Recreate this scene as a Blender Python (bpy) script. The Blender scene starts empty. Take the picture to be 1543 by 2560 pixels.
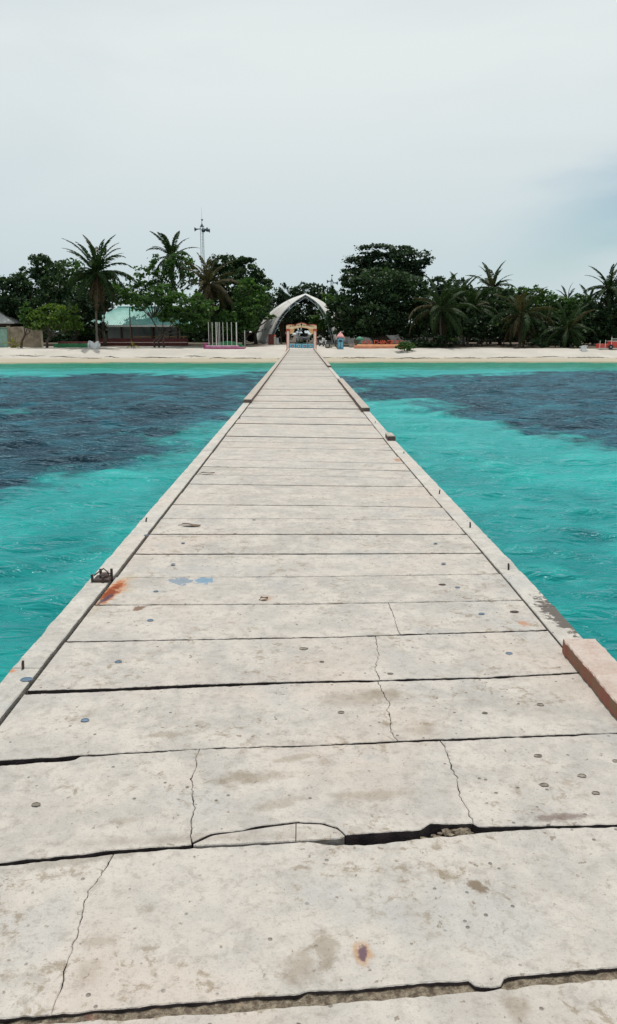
import bpy, bmesh, math, random
import numpy as np
from mathutils import Vector, Matrix, noise as mnoise

R = math.radians
random.seed(7)
SC = bpy.context.scene
COL = SC.collection

# ---------------------------------------------------------------- camera
WATER = 0.0
DECK = 1.10
EYE = DECK + 1.60
FPX, CX, CY = 1922.0, 771.5, 1280.0          # photograph: 1543 x 2560
PITCH = math.atan((CY - 835.0) / FPX)
YAW = math.atan((CX - 755.0) / FPX)
cam_d = bpy.data.cameras.new('camera')
cam_d.sensor_fit = 'VERTICAL'
cam_d.sensor_height = 36.0
cam_d.lens = 36.0 * FPX / 2560.0
cam_d.clip_start = 0.05
cam_d.clip_end = 3000
cam = bpy.data.objects.new('camera', cam_d)
cam.location = (0, 0, EYE)
cam.rotation_euler = (R(90) - PITCH, 0, -YAW)
COL.objects.link(cam)
SC.camera = cam

# ---------------------------------------------------------------- sky
SUN_EL, SUN_AZ = R(73), R(10)                # azimuth: clockwise from straight ahead (+Y)
w = bpy.data.worlds.new('World')
SC.world = w
w.use_nodes = True
nt = w.node_tree
nt.nodes.clear()
def WN(t, **k):
    n = nt.nodes.new(t)
    for a, b in k.items(): setattr(n, a, b)
    return n
wl = nt.links.new
w_out = WN('ShaderNodeOutputWorld'); w_bg = WN('ShaderNodeBackground')
sky = WN('ShaderNodeTexSky', sky_type='NISHITA', sun_disc=False)
sky.sun_elevation = SUN_EL; sky.sun_rotation = SUN_AZ
sky.air_density = 1.0; sky.dust_density = 0.6; sky.ozone_density = 1.2
tc = WN('ShaderNodeTexCoord')
mp = WN('ShaderNodeMapping'); mp.inputs['Scale'].default_value = (1.0, 1.6, 4.2); mp.inputs['Rotation'].default_value = (R(6), R(17), R(25))
wl(tc.outputs['Generated'], mp.inputs['Vector'])
nz = WN('ShaderNodeTexNoise'); nz.inputs['Scale'].default_value = 1.25; nz.inputs['Detail'].default_value = 6; nz.inputs['Roughness'].default_value = 0.5; nz.inputs['Distortion'].default_value = 0.5
wl(mp.outputs['Vector'], nz.inputs['Vector'])
cr = WN('ShaderNodeValToRGB'); cr.color_ramp.elements[0].position = 0.30; cr.color_ramp.elements[0].color = (0.80,)*3 + (1,); cr.color_ramp.elements[1].position = 0.58; cr.color_ramp.elements[1].color = (0.97,)*3 + (1,)
wl(nz.outputs['Fac'], cr.inputs['Fac'])
# one long gap between the cloud sheets: a band along a great circle, torn by noise
gapd = WN('ShaderNodeVectorMath', operation='DOT_PRODUCT')
gn = Vector((-0.44, -0.20, 1.0)).normalized()
gapd.inputs[1].default_value = gn
wl(tc.outputs['Generated'], gapd.inputs[0])
ga = WN('ShaderNodeMath', operation='ADD'); ga.inputs[1].default_value = 0.185
wl(gapd.outputs['Value'], ga.inputs[0])
nz2 = WN('ShaderNodeTexNoise'); nz2.inputs['Scale'].default_value = 3.2; nz2.inputs['Detail'].default_value = 5
wl(mp.outputs['Vector'], nz2.inputs['Vector'])
nm = WN('ShaderNodeMath', operation='MULTIPLY_ADD'); nm.inputs[1].default_value = 0.16; nm.inputs[2].default_value = -0.08
wl(nz2.outputs['Fac'], nm.inputs[0])
gb = WN('ShaderNodeMath', operation='ADD'); wl(ga.outputs[0], gb.inputs[0]); wl(nm.outputs[0], gb.inputs[1])
gc = WN('ShaderNodeMath', operation='ABSOLUTE'); wl(gb.outputs[0], gc.inputs[0])
gm = WN('ShaderNodeMapRange', interpolation_type='SMOOTHSTEP')
gm.inputs['From Min'].default_value = 0.0; gm.inputs['From Max'].default_value = 0.075
gm.inputs['To Min'].default_value = 1.0; gm.inputs['To Max'].default_value = 0.0
wl(gc.outputs[0], gm.inputs['Value'])
sx = WN('ShaderNodeSeparateXYZ'); wl(tc.outputs['Generated'], sx.inputs[0])
gx = WN('ShaderNodeMapRange', interpolation_type='SMOOTHSTEP')
gx.inputs['From Min'].default_value = 0.17; gx.inputs['From Max'].default_value = 0.42
wl(sx.outputs['X'], gx.inputs['Value'])
gg = WN('ShaderNodeMath', operation='MULTIPLY'); wl(gm.outputs[0], gg.inputs[0]); wl(gx.outputs[0], gg.inputs[1])
gs = WN('ShaderNodeMath', operation='MULTIPLY'); gs.inputs[1].default_value = 0.74; wl(gg.outputs[0], gs.inputs[0])
cf = WN('ShaderNodeMath', operation='SUBTRACT', use_clamp=True); wl(cr.outputs['Color'], cf.inputs[0]); wl(gs.outputs[0], cf.inputs[1])
# high thin cloud, a little brighter upwards (towards the sun), bluish near the horizon
el = WN('ShaderNodeMapRange', interpolation_type='SMOOTHSTEP'); el.inputs['From Min'].default_value = 0.0; el.inputs['From Max'].default_value = 0.34
wl(sx.outputs['Z'], el.inputs['Value'])
cm = WN('ShaderNodeMix', data_type='RGBA'); cm.inputs['A'].default_value = (5.75, 6.75, 7.15, 1); cm.inputs['B'].default_value = (7.95, 8.45, 8.4, 1)
wl(el.outputs[0], cm.inputs['Factor'])
sm = WN('ShaderNodeMix', data_type='RGBA')
skd = WN('ShaderNodeVectorMath', operation='MULTIPLY'); skd.inputs[1].default_value = (0.80, 0.92, 0.86); wl(sky.outputs['Color'], skd.inputs[0])
wl(cf.outputs[0], sm.inputs['Factor']); wl(skd.outputs[0], sm.inputs['A']); wl(cm.outputs['Result'], sm.inputs['B'])
wl(sm.outputs['Result'], w_bg.inputs['Color'])
w_bg.inputs['Strength'].default_value = 0.10
wl(w_bg.outputs[0], w_out.inputs['Surface'])

# ---------------------------------------------------------------- sun, exposure
sun_d = bpy.data.lights.new('sun', 'SUN')
sun_d.energy = 3.6; sun_d.angle = R(0.8); sun_d.color = (1.0, 0.955, 0.88)
sun = bpy.data.objects.new('sun', sun_d)
sdir = Vector((math.sin(SUN_AZ) * math.cos(SUN_EL), math.cos(SUN_AZ) * math.cos(SUN_EL), math.sin(SUN_EL)))
sun.rotation_euler = sdir.to_track_quat('Z', 'Y').to_euler()
sun.location = sdir * 50
COL.objects.link(sun)
vs = SC.view_settings
vs.view_transform = 'Standard'; vs.look = 'None'; vs.exposure = 0.0; vs.gamma = 1.0; vs.use_curve_mapping = False
SC.cycles.max_bounces = 6
SC.cycles.transparent_max_bounces = 6
SC.cycles.sample_clamp_indirect = 4.0

# ---------------------------------------------------------------- survey helpers
MROT = cam.rotation_euler.to_matrix()
def ray(px, py):
    return MROT @ Vector(((px - CX) / FPX, -(py - CY) / FPX, -1.0))
def P(px, py, Y):
    d = ray(px, py); t = Y / d.y
    return Vector((d.x * t, Y, EYE + d.z * t))
def G(px, py, z):
    d = ray(px, py); t = (z - EYE) / d.z
    return Vector((d.x * t, d.y * t, z))
def PXM(Y): return FPX * 1.02 / Y            # photograph pixels per metre, roughly
def gz(X, Y):                                # height of the land
    s = 78.7 + 0.8 * math.sin(X * 0.06 + 1) + (0.8 if X > 25 else 0) * 0
    if X < -12: s -= 0.06 * min(-X - 12, 30)
    pts = [(-200, -9), (-8, -0.75), (0, 0.0), (3.2, 0.36), (7.2, 1.06), (14, 1.2), (24, 1.36), (40, 1.42), (4000, 1.45)]
    d = Y - s
    for (a, za), (b, zb) in zip(pts, pts[1:]):
        if d <= b: return za + (zb - za) * (d - a) / (b - a)
    return 1.45

# ---------------------------------------------------------------- materials
MATS = {}
class NT:
    def __init__(s, name):
        s.m = bpy.data.materials.new(name); s.m.use_nodes = True
        s.t = s.m.node_tree; s.t.nodes.clear(); s.out = s.n('ShaderNodeOutputMaterial')
        MATS[name] = s.m
    def n(s, t, **k):
        x = s.t.nodes.new(t)
        for a, b in k.items(): setattr(x, a, b)
        return x
    def l(s, a, b): s.t.links.new(a, b)
    def val(s, sock, v):
        if hasattr(v, 'is_linked') or hasattr(v, 'links'): s.l(v, sock)
        else: sock.default_value = v
    def math(s, op, a, b=0.0, c=None, clamp=False):
        x = s.n('ShaderNodeMath', operation=op, use_clamp=clamp)
        s.val(x.inputs[0], a); s.val(x.inputs[1], b)
        if c is not None: s.val(x.inputs[2], c)
        return x.outputs[0]
    def coord(s): return s.n('ShaderNodeTexCoord').outputs['Object']
    def pos(s): return s.n('ShaderNodeNewGeometry').outputs['Position']
    def noise(s, vec, scale, detail=4, rough=0.55, dist=0.0, mscale=None, rot=None):
        if mscale or rot:
            mp = s.n('ShaderNodeMapping'); s.l(vec, mp.inputs['Vector'])
            if mscale: mp.inputs['Scale'].default_value = mscale
            if rot: mp.inputs['Rotation'].default_value = rot
            vec = mp.outputs['Vector']
        x = s.n('ShaderNodeTexNoise'); s.l(vec, x.inputs['Vector'])
        x.inputs['Scale'].default_value = scale; x.inputs['Detail'].default_value = detail
        x.inputs['Roughness'].default_value = rough; x.inputs['Distortion'].default_value = dist
        return x.outputs['Fac']
    def step(s, v, a, b, lo=0.0, hi=1.0):
        x = s.n('ShaderNodeMapRange', interpolation_type='SMOOTHSTEP')
        s.val(x.inputs['Value'], v); x.inputs['From Min'].default_value = a; x.inputs['From Max'].default_value = b
        x.inputs['To Min'].default_value = lo; x.inputs['To Max'].default_value = hi
        return x.outputs[0]
    def mix(s, f, a, b, mode='MIX'):
        x = s.n('ShaderNodeMix', data_type='RGBA', blend_type=mode)
        s.val(x.inputs['Factor'], f)
        for k, v in (('A', a), ('B', b)):
            if isinstance(v, tuple): x.inputs[k].default_value = v if len(v) == 4 else v + (1,)
            else: s.l(v, x.inputs[k])
        return x.outputs['Result']
    def bump(s, h, strength, dist, nrm=None):
        x = s.n('ShaderNodeBump'); s.l(h, x.inputs['Height'])
        x.inputs['Strength'].default_value = strength; x.inputs['Distance'].default_value = dist
        if nrm is not None: s.l(nrm, x.inputs['Normal'])
        return x.outputs['Normal']
    def princ(s, col, rough=0.8, nrm=None, spec=0.3, metal=0.0):
        x = s.n('ShaderNodeBsdfPrincipled')
        s.val(x.inputs['Base Color'], col if not isinstance(col, tuple) else (col if len(col) == 4 else col + (1,)))
        s.val(x.inputs['Roughness'], rough); x.inputs['Specular IOR Level'].default_value = spec; x.inputs['Metallic'].default_value = metal
        if nrm is not None: s.l(nrm, x.inputs['Normal'])
        s.l(x.outputs[0], s.out.inputs['Surface'])
        return x

def simple(name, col, rough=0.7, var=0.25, scale=3.0, spec=0.3, metal=0.0, bump=0.2, dirt=None):
    t = NT(name); c = t.coord()
    a = t.noise(c, scale, 5, 0.6)
    lo = tuple(x * (1 - var) for x in col); hi = tuple(min(1, x * (1 + var)) for x in col)
    cc = t.mix(t.step(a, 0.3, 0.7), lo, hi)
    if dirt:
        d = t.noise(c, scale * 0.6, 6, 0.7, 0.6)
        cc = t.mix(t.step(d, 0.5, 0.72), cc, dirt)
    nr = t.bump(t.noise(c, scale * 8, 3), bump, 0.01)
    t.princ(cc, rough, nr, spec, metal)
    return t.m

def concrete(name, base=(0.350, 0.333, 0.317), stains=True, spots=()):
    """weathered cast concrete; spots = stains with a place of their own on the deck"""
    t = NT(name); p = t.pos()
    big = t.noise(p, 0.9, 4, 0.55)
    mid = t.noise(p, 5.0, 6, 0.66)
    trow = t.noise(p, 22, 5, 0.66, 0.3)
    fine = t.noise(p, 60, 4, 0.7)
    grit = t.noise(p, 150, 3, 0.65)
    sc = lambda a, b, c_: (base[0]*a, base[1]*b, base[2]*c_)
    c = t.mix(t.step(big, 0.3, 0.7), sc(0.92, 0.925, 0.93), sc(1.07, 1.06, 1.04))
    rnd = t.n('ShaderNodeObjectInfo').outputs['Random']
    c = t.mix(t.math('MULTIPLY', rnd, 0.55), c, sc(0.86, 0.845, 0.82))
    c = t.mix(t.step(mid, 0.36, 0.66), c, sc(1.24, 1.21, 1.17))
    pink = t.noise(p, 1.1, 3, 0.5, 0.4)
    c = t.mix(t.math('MULTIPLY', t.step(pink, 0.50, 0.68), 0.5), c, sc(1.20, 1.08, 1.0))
    cool = t.noise(p, 2.3, 4, 0.55, 0.3)
    c = t.mix(t.math('MULTIPLY', t.step(cool, 0.54, 0.70), 0.45), c, sc(0.90, 0.97, 1.02))
    c = t.mix(t.math('MULTIPLY', t.step(trow, 0.50, 0.68), 0.46), c, sc(0.66, 0.63, 0.60))
    c = t.mix(t.math('MULTIPLY', t.step(trow, 0.46, 0.30), 0.40), c, sc(1.28, 1.26, 1.24))
    c = t.mix(t.math('MULTIPLY', t.step(fine, 0.54, 0.72), 0.42), c, sc(0.58, 0.54, 0.50))
    c = t.mix(t.math('MULTIPLY', t.step(grit, 0.58, 0.72), 0.50), c, sc(0.50, 0.46, 0.43))
    if stains:
        sp = t.noise(p, 15, 6, 0.74, 0.4)
        zone = t.step(t.noise(p, 2.1, 3, 0.5), 0.42, 0.62)
        c = t.mix(t.math('MULTIPLY', t.math('MULTIPLY', t.step(sp, 0.53, 0.64), zone), 0.66), c, (0.185, 0.145, 0.098))
        c = t.mix(t.math('MULTIPLY', t.step(t.noise(p, 33, 3, 0.6), 0.66, 0.72), 0.7), c, (0.15, 0.115, 0.085))
    vo = t.n('ShaderNodeTexVoronoi'); t.l(p, vo.inputs['Vector']); vo.inputs['Scale'].default_value = 19
    pit = t.math('MULTIPLY', t.step(vo.outputs['Distance'], 0.05, 0.14, 1, 0), t.step(t.noise(p, 4.3, 2), 0.50, 0.58))
    c = t.mix(t.math('MULTIPLY', pit, 0.72), c, (0.10, 0.085, 0.078))
    xyz = t.n('ShaderNodeSeparateXYZ'); t.l(p, xyz.inputs[0])
    nsd = {}
    for (x0, y0, rx, ry, ang, col, amt, nsc, hard) in spots:
        dx = t.math('SUBTRACT', xyz.outputs['X'], x0); dy = t.math('SUBTRACT', xyz.outputs['Y'], y0)
        ca, sa = math.cos(ang), math.sin(ang)
        u = t.math('ADD', t.math('MULTIPLY', dx, ca / rx), t.math('MULTIPLY', dy, sa / rx))
        v = t.math('ADD', t.math('MULTIPLY', dx, -sa / ry), t.math('MULTIPLY', dy, ca / ry))
        r2 = t.math('SQRT', t.math('ADD', t.math('MULTIPLY', u, u), t.math('MULTIPLY', v, v)))
        if nsc not in nsd: nsd[nsc] = t.noise(p, nsc, 5, 0.68, 0.4)
        f = t.math('ADD', r2, t.math('MULTIPLY', t.math('SUBTRACT', nsd[nsc], 0.5), 3.2))
        c = t.mix(t.math('MULTIPLY', t.step(f, 1.0 - hard, 1.0 + hard, 1, 0), amt), c, col)
    hgt = t.math('ADD', t.math('MULTIPLY', trow, 0.55), t.math('ADD', t.math('MULTIPLY', fine, 0.35), t.math('MULTIPLY', grit, 0.16)))
    hgt = t.math('SUBTRACT', hgt, t.math('MULTIPLY', pit, 0.6))
    t.princ(c, 0.9, t.bump(hgt, 0.9, 0.013), 0.2)
    return t.m

def foliage(name, c1, c2, c3, trans=0.35, rough=0.55, spec=0.2):
    """c1 dark leaf, c2 mid leaf, c3 young or dry leaf; picked leaf by leaf"""
    t = NT(name)
    at = t.n('ShaderNodeAttribute', attribute_name='leaf_tone')
    c = t.mix(t.step(at.outputs['Fac'], 0.0, 0.65), c1, c2)
    c = t.mix(t.step(at.outputs['Fac'], 0.78, 1.0), c, c3)
    pr = t.n('ShaderNodeBsdfPrincipled'); t.l(c, pr.inputs['Base Color'])
    pr.inputs['Roughness'].default_value = rough; pr.inputs['Specular IOR Level'].default_value = spec
    tr = t.n('ShaderNodeBsdfTranslucent')
    tc_ = t.mix(0.6, c, (1.3, 1.55, 0.45), 'MULTIPLY'); t.l(tc_, tr.inputs['Color'])
    ms = t.n('ShaderNodeMixShader'); ms.inputs[0].default_value = trans
    t.l(pr.outputs[0], ms.inputs[1]); t.l(tr.outputs[0], ms.inputs[2]); t.l(ms.outputs[0], t.out.inputs['Surface'])
    return t.m

# ---------------------------------------------------------------- mesh helpers
class MB:
    def __init__(s): s.v = []; s.f = []; s.a = []
    def add(s, vs, fs, tone=None):
        o = len(s.v); s.v.extend([tuple(x) for x in vs]); s.f.extend([tuple(i + o for i in q) for q in fs])
        if tone is not None: s.a.extend([tone] * len(vs))
        return s
    def box(s, x0, x1, y0, y1, z0, z1):
        return s.add([(x0,y0,z0),(x1,y0,z0),(x1,y1,z0),(x0,y1,z0),(x0,y0,z1),(x1,y0,z1),(x1,y1,z1),(x0,y1,z1)],
                     [(0,3,2,1),(4,5,6,7),(0,1,5,4),(1,2,6,5),(2,3,7,6),(3,0,4,7)])
    def bevbox(s, x0, x1, y0, y1, z0, z1, b):
        """box with a chamfered top edge and corners"""
        rings = []
        for z, i in ((z0, 0), (z1 - b, 0), (z1, b)):
            c = b
            pts = [(x0+i+c-i,y0+i),(x1-c,y0+i),(x1-i,y0+c),(x1-i,y1-c),(x1-c,y1-i),(x0+c,y1-i),(x0+i,y1-c),(x0+i,y0+c)]
            rings.append([(x, y, z) for x, y in pts])
        o = [p for r in rings for p in r]; fs = [tuple(range(7, -1, -1)), tuple(range(16, 24))]
        for k in (0, 8):
            for j in range(8): fs.append((k+j, k+(j+1) % 8, k+8+(j+1) % 8, k+8+j))
        return s.add(o, fs)
    def tube(s, pts, rad, n=8, cap=True):
        pts = [Vector(p) for p in pts]; rings = []
        if not hasattr(rad, '__len__'): rad = [rad] * len(pts)
        up = Vector((0.13, 0.21, 1)).normalized()
        for i, p in enumerate(pts):
            d = (pts[min(i+1, len(pts)-1)] - pts[max(i-1, 0)]).normalized()
            u = up - d * up.dot(d)
            if u.length < 0.05: u = Vector((1, 0, 0)) - d * d.x
            u.normalize(); v = d.cross(u)
            rings.append([p + (u * math.cos(2*math.pi*k/n) + v * math.sin(2*math.pi*k/n)) * rad[i] for k in range(n)])
        o = [q for r in rings for q in r]; fs = []
        for i in range(len(pts) - 1):
            for k in range(n): fs.append((i*n+k, i*n+(k+1) % n, (i+1)*n+(k+1) % n, (i+1)*n+k))
        if cap:
            fs.append(tuple(range(n-1, -1, -1))); fs.append(tuple(range((len(pts)-1)*n, len(pts)*n)))
        return s.add(o, fs)
    def lathe(s, c, prof, n=14):
        """prof: (radius, z)"""
        o = []; fs = []
        for r, z in prof:
            for k in range(n): o.append((c[0]+r*math.cos(2*math.pi*k/n), c[1]+r*math.sin(2*math.pi*k/n), c[2]+z))
        for i in range(len(prof)-1):
            for k in range(n): fs.append((i*n+k, i*n+(k+1) % n, (i+1)*n+(k+1) % n, (i+1)*n+k))
        fs.append(tuple(range(n-1, -1, -1))); fs.append(tuple(range((len(prof)-1)*n, len(prof)*n)))
        return s.add(o, fs)
    def prism(s, poly, y0, y1):
        """polygon in x,z (seen from -y, counter-clockwise) given depth along y"""
        n = len(poly); o = [(x, y0, z) for x, z in poly] + [(x, y1, z) for x, z in poly]
        fs = [tuple(range(n)), tuple(range(2*n-1, n-1, -1))]
        for i in range(n): j = (i+1) % n; fs.append((j, i, n+i, n+j))
        return s.add(o, fs)
    def mesh(s, name, mat, smooth=False):
        me = bpy.data.meshes.new(name); me.from_pydata(s.v, [], s.f)
        me.materials.append(mat)
        if smooth: me.polygons.foreach_set('use_smooth', [True] * len(me.polygons))
        if s.a:
            at = me.attributes.new('leaf_tone', 'FLOAT', 'POINT'); at.data.foreach_set('value', s.a)
        me.update()
        return me
    def build(s, name, mat, parent=None, smooth=False):
        return link(name, s.mesh(name, mat, smooth), parent)
def link(name, me, parent=None):
    o = bpy.data.objects.new(name, me); COL.objects.link(o)
    if parent is not None:
        o.parent = parent
        if parent.type == 'EMPTY' or True: o.matrix_parent_inverse = world_of(parent).inverted()
    return o
def world_of(o):
    m = Matrix.LocRotScale(o.location, o.rotation_euler, o.scale)
    return (world_of(o.parent) @ o.matrix_parent_inverse @ m) if o.parent else m
def tag(o, label=None, cat=None, group=None, kind=None):
    for k, v in (('label', label), ('category', cat), ('group', group), ('kind', kind)):
        if v: o[k] = v
    return o
def thing(name, loc, label, cat, group=None):
    o = bpy.data.objects.new(name, None); o.empty_display_size = 0.2; o.location = loc; COL.objects.link(o)
    return tag(o, label, cat, group)
def fbm(x, y=0.0, z=0.0): return mnoise.fractal(Vector((x, y, z)), 0.9, 2.1, 4)

# ================================================================ LAND
t = NT('sand'); p = t.pos()
xyz = t.n('ShaderNodeSeparateXYZ'); t.l(p, xyz.inputs[0])
n1 = t.noise(p, 0.35, 5, 0.6); n2 = t.noise(p, 2.5, 5, 0.65); n3 = t.noise(p, 0.12, 4, 0.6, 0.5)
c = t.mix(t.step(n1, 0.3, 0.7), (0.365, 0.345, 0.312), (0.435, 0.412, 0.375))
c = t.mix(t.math('MULTIPLY', t.step(n2, 0.5, 0.75), 0.35), c, (0.36, 0.31, 0.25))
wet = t.step(t.math('ADD', xyz.outputs['Z'], t.math('MULTIPLY', t.math('SUBTRACT', t.noise(p, 0.25, 3), 0.5), 0.25)), 0.20, 0.36, 1, 0)
c = t.mix(wet, c, (0.335, 0.298, 0.228))
under = t.step(t.math('ADD', t.math('ADD', xyz.outputs['Y'], t.step(xyz.outputs['X'], 9, 14, 0, 5.5)), t.math('MULTIPLY', t.math('SUBTRACT', n3, 0.5), 9)), 92.5, 96.5, 0, 1)  # dark litter pulled forward on the right as painted tree shade
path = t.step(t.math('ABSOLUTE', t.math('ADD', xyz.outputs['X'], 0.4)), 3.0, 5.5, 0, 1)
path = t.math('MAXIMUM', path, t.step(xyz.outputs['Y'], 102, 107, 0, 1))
litter_shade = t.mix(t.step(n2, 0.35, 0.65), (0.045, 0.036, 0.027), (0.11, 0.088, 0.062))
c = t.mix(t.math('MULTIPLY', under, path), c, litter_shade)
t.princ(c, t.math('SUBTRACT', 0.95, t.math('MULTIPLY', wet, 0.35)), t.bump(t.math('ADD', n2, t.noise(p, 9, 4)), 0.5, 0.05), 0.2)

def grid_mesh(name, xs, ys, zf, mat, smooth=True):
    nx, ny = len(xs), len(ys)
    v = [(x, y, zf(x, y)) for y in ys for x in xs]
    f = [(j*nx+i, j*nx+i+1, (j+1)*nx+i+1, (j+1)*nx+i) for j in range(ny-1) for i in range(nx-1)]
    return MB().add(v, f).mesh(name, mat, smooth)
xs = [-900, -500, -250, -150, -100] + [-80 + 1.0*i for i in range(161)] + [100, 150, 250, 500, 900]
ys = [20, 40, 60, 66] + [70 + 0.5*i for i in range(46)] + [93 + i for i in range(14)] + [108, 112, 120, 135, 160, 220, 400, 900, 2200]
def land_z(x, y):
    b = 0.05 * fbm(x * 0.25, y * 0.4) + 0.04 * fbm(x * 0.7, y * 0.9, 3)
    return gz(x, y) + (b if 60 < y < 130 else 0)
land = link('beach_ground', grid_mesh('beach_ground', xs, ys, land_z, MATS['sand']))
tag(land, 'pale sand beach running back under the trees', 'beach', kind='structure')

# ================================================================ WATER
left_poly = [(-500,936),(-100,938),(100,941),(300,934),(480,943),(600,937),(705,926),(700,960),(655,1000),(600,1045),(520,1080),(440,1118),(330,1155),(200,1195),(110,1228),(0,1246),(-250,1290),(-700,1330)]
right_poly = [(780,928),(900,946),(1060,940),(1250,937),(1400,929),(1900,921),(2600,930),(2600,1230),(1900,1150),(1543,1114),(1400,1094),(1290,1080),(1190,1052),(1100,1024),(1010,1003),(930,1000),(860,985)]
def wpoly(pp): return np.array([[*G(x, y, 0.0)[:2]] for x, y in pp])
def sdist(pt, poly):
    x, y = pt[:, 0], pt[:, 1]; inside = np.zeros(len(x), bool); dmin = np.full(len(x), 1e9)
    n = len(poly)
    for i in range(n):
        a = poly[i]; b = poly[(i+1) % n]
        e = b - a; L = (e**2).sum()
        tt = np.clip(((pt - a) @ e) / L, 0, 1)
        d = np.hypot(x - (a[0] + tt*e[0]), y - (a[1] + tt*e[1])); dmin = np.minimum(dmin, d)
        c1 = (a[1] > y) != (b[1] > y)
        with np.errstate(divide='ignore', invalid='ignore'):
            xi = a[0] + (y - a[1]) / (b[1] - a[1] + 1e-12) * (b[0] - a[0])
        inside ^= c1 & (x < xi)
    return np.where(inside, dmin, -dmin)
rows = []
y = -8.0
while y < 81.0:
    rows.append(y)
    y += 0.30 if y < 0 else (0.05 + 0.0024 * max(y, 0) if y < 60 else 0.19)
rows = np.array(rows); NXW = 760
uu = np.linspace(-1, 1, NXW); uu = np.sign(uu) * (0.75*np.abs(uu) + 0.25*np.abs(uu)**2.0)
half = 14 + 0.62 * np.maximum(rows, 0)
WX = uu[None, :] * half[:, None]; WY = np.repeat(rows[:, None], NXW, 1)
rng = np.random.default_rng(3)
WZ = np.zeros_like(WX)
# wind chop: many short-crested wave trains from the left-ahead quarter
for k in range(46):
    lam = 0.38 * (2.4 / 0.38) ** (rng.random() ** 1.15)
    ang = R(-78) + rng.normal() * R(26)
    kx, ky = math.cos(ang) * 2*math.pi/lam, math.sin(ang) * 2*math.pi/lam
    amp = 0.0090 * lam ** 0.98 * (0.5 + rng.random())
    ph = rng.random() * 6.283
    mod = 0.6 + 0.4*np.sin(WX*(0.17 + 0.4*rng.random())/lam*1.2 + WY*(0.3*rng.random())/lam + rng.random()*6)
    res = np.clip((lam / (0.10 + 0.0052*np.maximum(WY, 0)) - 1.6) / 2.0, 0.3, 1)
    s_ = np.sin(kx*WX + ky*WY + ph)
    WZ += amp * mod * res * (s_ + 0.25*np.cos(2*(kx*WX + ky*WY + ph)))
for k in range(14):                            # longer, short-crested swell that reads at a distance
    lam = 2.2 + 3.6*rng.random(); ang = R(-82) + rng.normal() * R(17)
    kx, ky = math.cos(ang) * 2*math.pi/lam, math.sin(ang) * 2*math.pi/lam
    mod = 0.5 + 0.5*np.sin(WX*(0.5 + 0.6*rng.random())/lam*1.8 + WY*(rng.random()-0.5)/lam + rng.random()*6)
    ph_ = kx*WX + ky*WY + rng.random()*6.283 + 0.8*np.sin(WX*0.31/lam + k)
    WZ += 0.0098*lam*(0.5 + 0.6*rng.random())*mod*(np.sin(ph_) + 0.3*np.cos(2*ph_))*np.clip((WY - 4)/22, 0.25, 1)
WZ *= np.clip((79 - WY) / 6.0, 0.12, 1.0) * 0.85
pt = np.stack([WX.ravel(), WY.ravel()], 1)
d = np.maximum(sdist(pt, wpoly(left_poly)), sdist(pt, wpoly(right_poly)))
weed = np.clip(0.5 + d / (0.9 + 0.05*np.maximum(pt[:, 1], 0)) * 0.5, 0, 1)
vv = np.stack([WX, WY, WZ], -1).reshape(-1, 3)
NR = len(rows)
idx = np.arange(NR * NXW).reshape(NR, NXW)
q = np.stack([idx[:-1, :-1], idx[:-1, 1:], idx[1:, 1:], idx[1:, :-1]], -1).reshape(-1, 4)
me = bpy.data.meshes.new('sea_water')
me.vertices.add(len(vv)); me.vertices.foreach_set('co', vv.ravel())
me.loops.add(q.size); me.loops.foreach_set('vertex_index', q.ravel().astype(np.int32))
me.polygons.add(len(q)); me.polygons.foreach_set('loop_start', (np.arange(len(q)) * 4).astype(np.int32))
me.polygons.foreach_set('use_smooth', np.ones(len(q), bool))
at = me.attributes.new('seagrass', 'FLOAT', 'POINT'); at.data.foreach_set('value', weed.astype(np.float32))
me.update(); me.validate()
t = NT('sea'); p = t.pos()
xyz = t.n('ShaderNodeSeparateXYZ'); t.l(p, xyz.inputs[0])
wd = t.n('ShaderNodeAttribute', attribute_name='seagrass').outputs['Fac']
pn = t.math('ADD', t.noise(p, 0.33, 5, 0.62, 0.6), t.math('MULTIPLY', t.noise(p, 1.4, 4, 0.6), 0.35))
wd2 = t.math('ADD', wd, t.math('MULTIPLY', t.math('SUBTRACT', pn, 0.66), 2.1))
grass = t.step(wd2, 0.26, 0.80)
tq = t.mix(t.step(t.noise(p, 0.22, 5, 0.6, 0.7), 0.34, 0.68), (0.006, 0.150, 0.152), (0.014, 0.245, 0.236))
tq = t.mix(t.math('MULTIPLY', t.step(t.noise(p, 1.3, 5, 0.65, 0.8), 0.42, 0.72), 0.5), tq, (0.026, 0.290, 0.275))
tq = t.mix(t.step(xyz.outputs['Y'], 9, 22, 0, 0.55), tq, (0.030, 0.280, 0.262))
tq = t.mix(t.step(xyz.outputs['Y'], 55, 66), tq, (0.012, 0.145, 0.082))
dk = t.mix(t.step(t.noise(p, 0.5, 4, 0.6, 0.5), 0.4, 0.65), (0.003, 0.013, 0.022), (0.008, 0.062, 0.088))
c = t.mix(grass, tq, dk)
shal = t.step(t.math('ADD', xyz.outputs['Y'], t.math('ADD', t.math('MULTIPLY', t.math('SUBTRACT', t.noise(p, 0.3, 4, 0.6, 0.5, mscale=(0.35, 1, 1)), 0.5), 6.0), t.step(xyz.outputs['X'], -36, -14, 3.8, 0))), 73.0, 77.5)
c = t.mix(shal, c, (0.30, 0.27, 0.16))
def ridge(n_): return t.math('SUBTRACT', 1.0, t.math('ABSOLUTE', t.math('MULTIPLY_ADD', n_, 2.0, -1.0)))
r1 = ridge(t.noise(p, 1.5, 3, 0.55, 0.5, mscale=(0.55, 1.25, 1), rot=(0, 0, R(8))))
r2 = ridge(t.noise(p, 4.2, 3, 0.6, 0.4, mscale=(0.6, 1.3, 1), rot=(0, 0, R(-10))))
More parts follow.
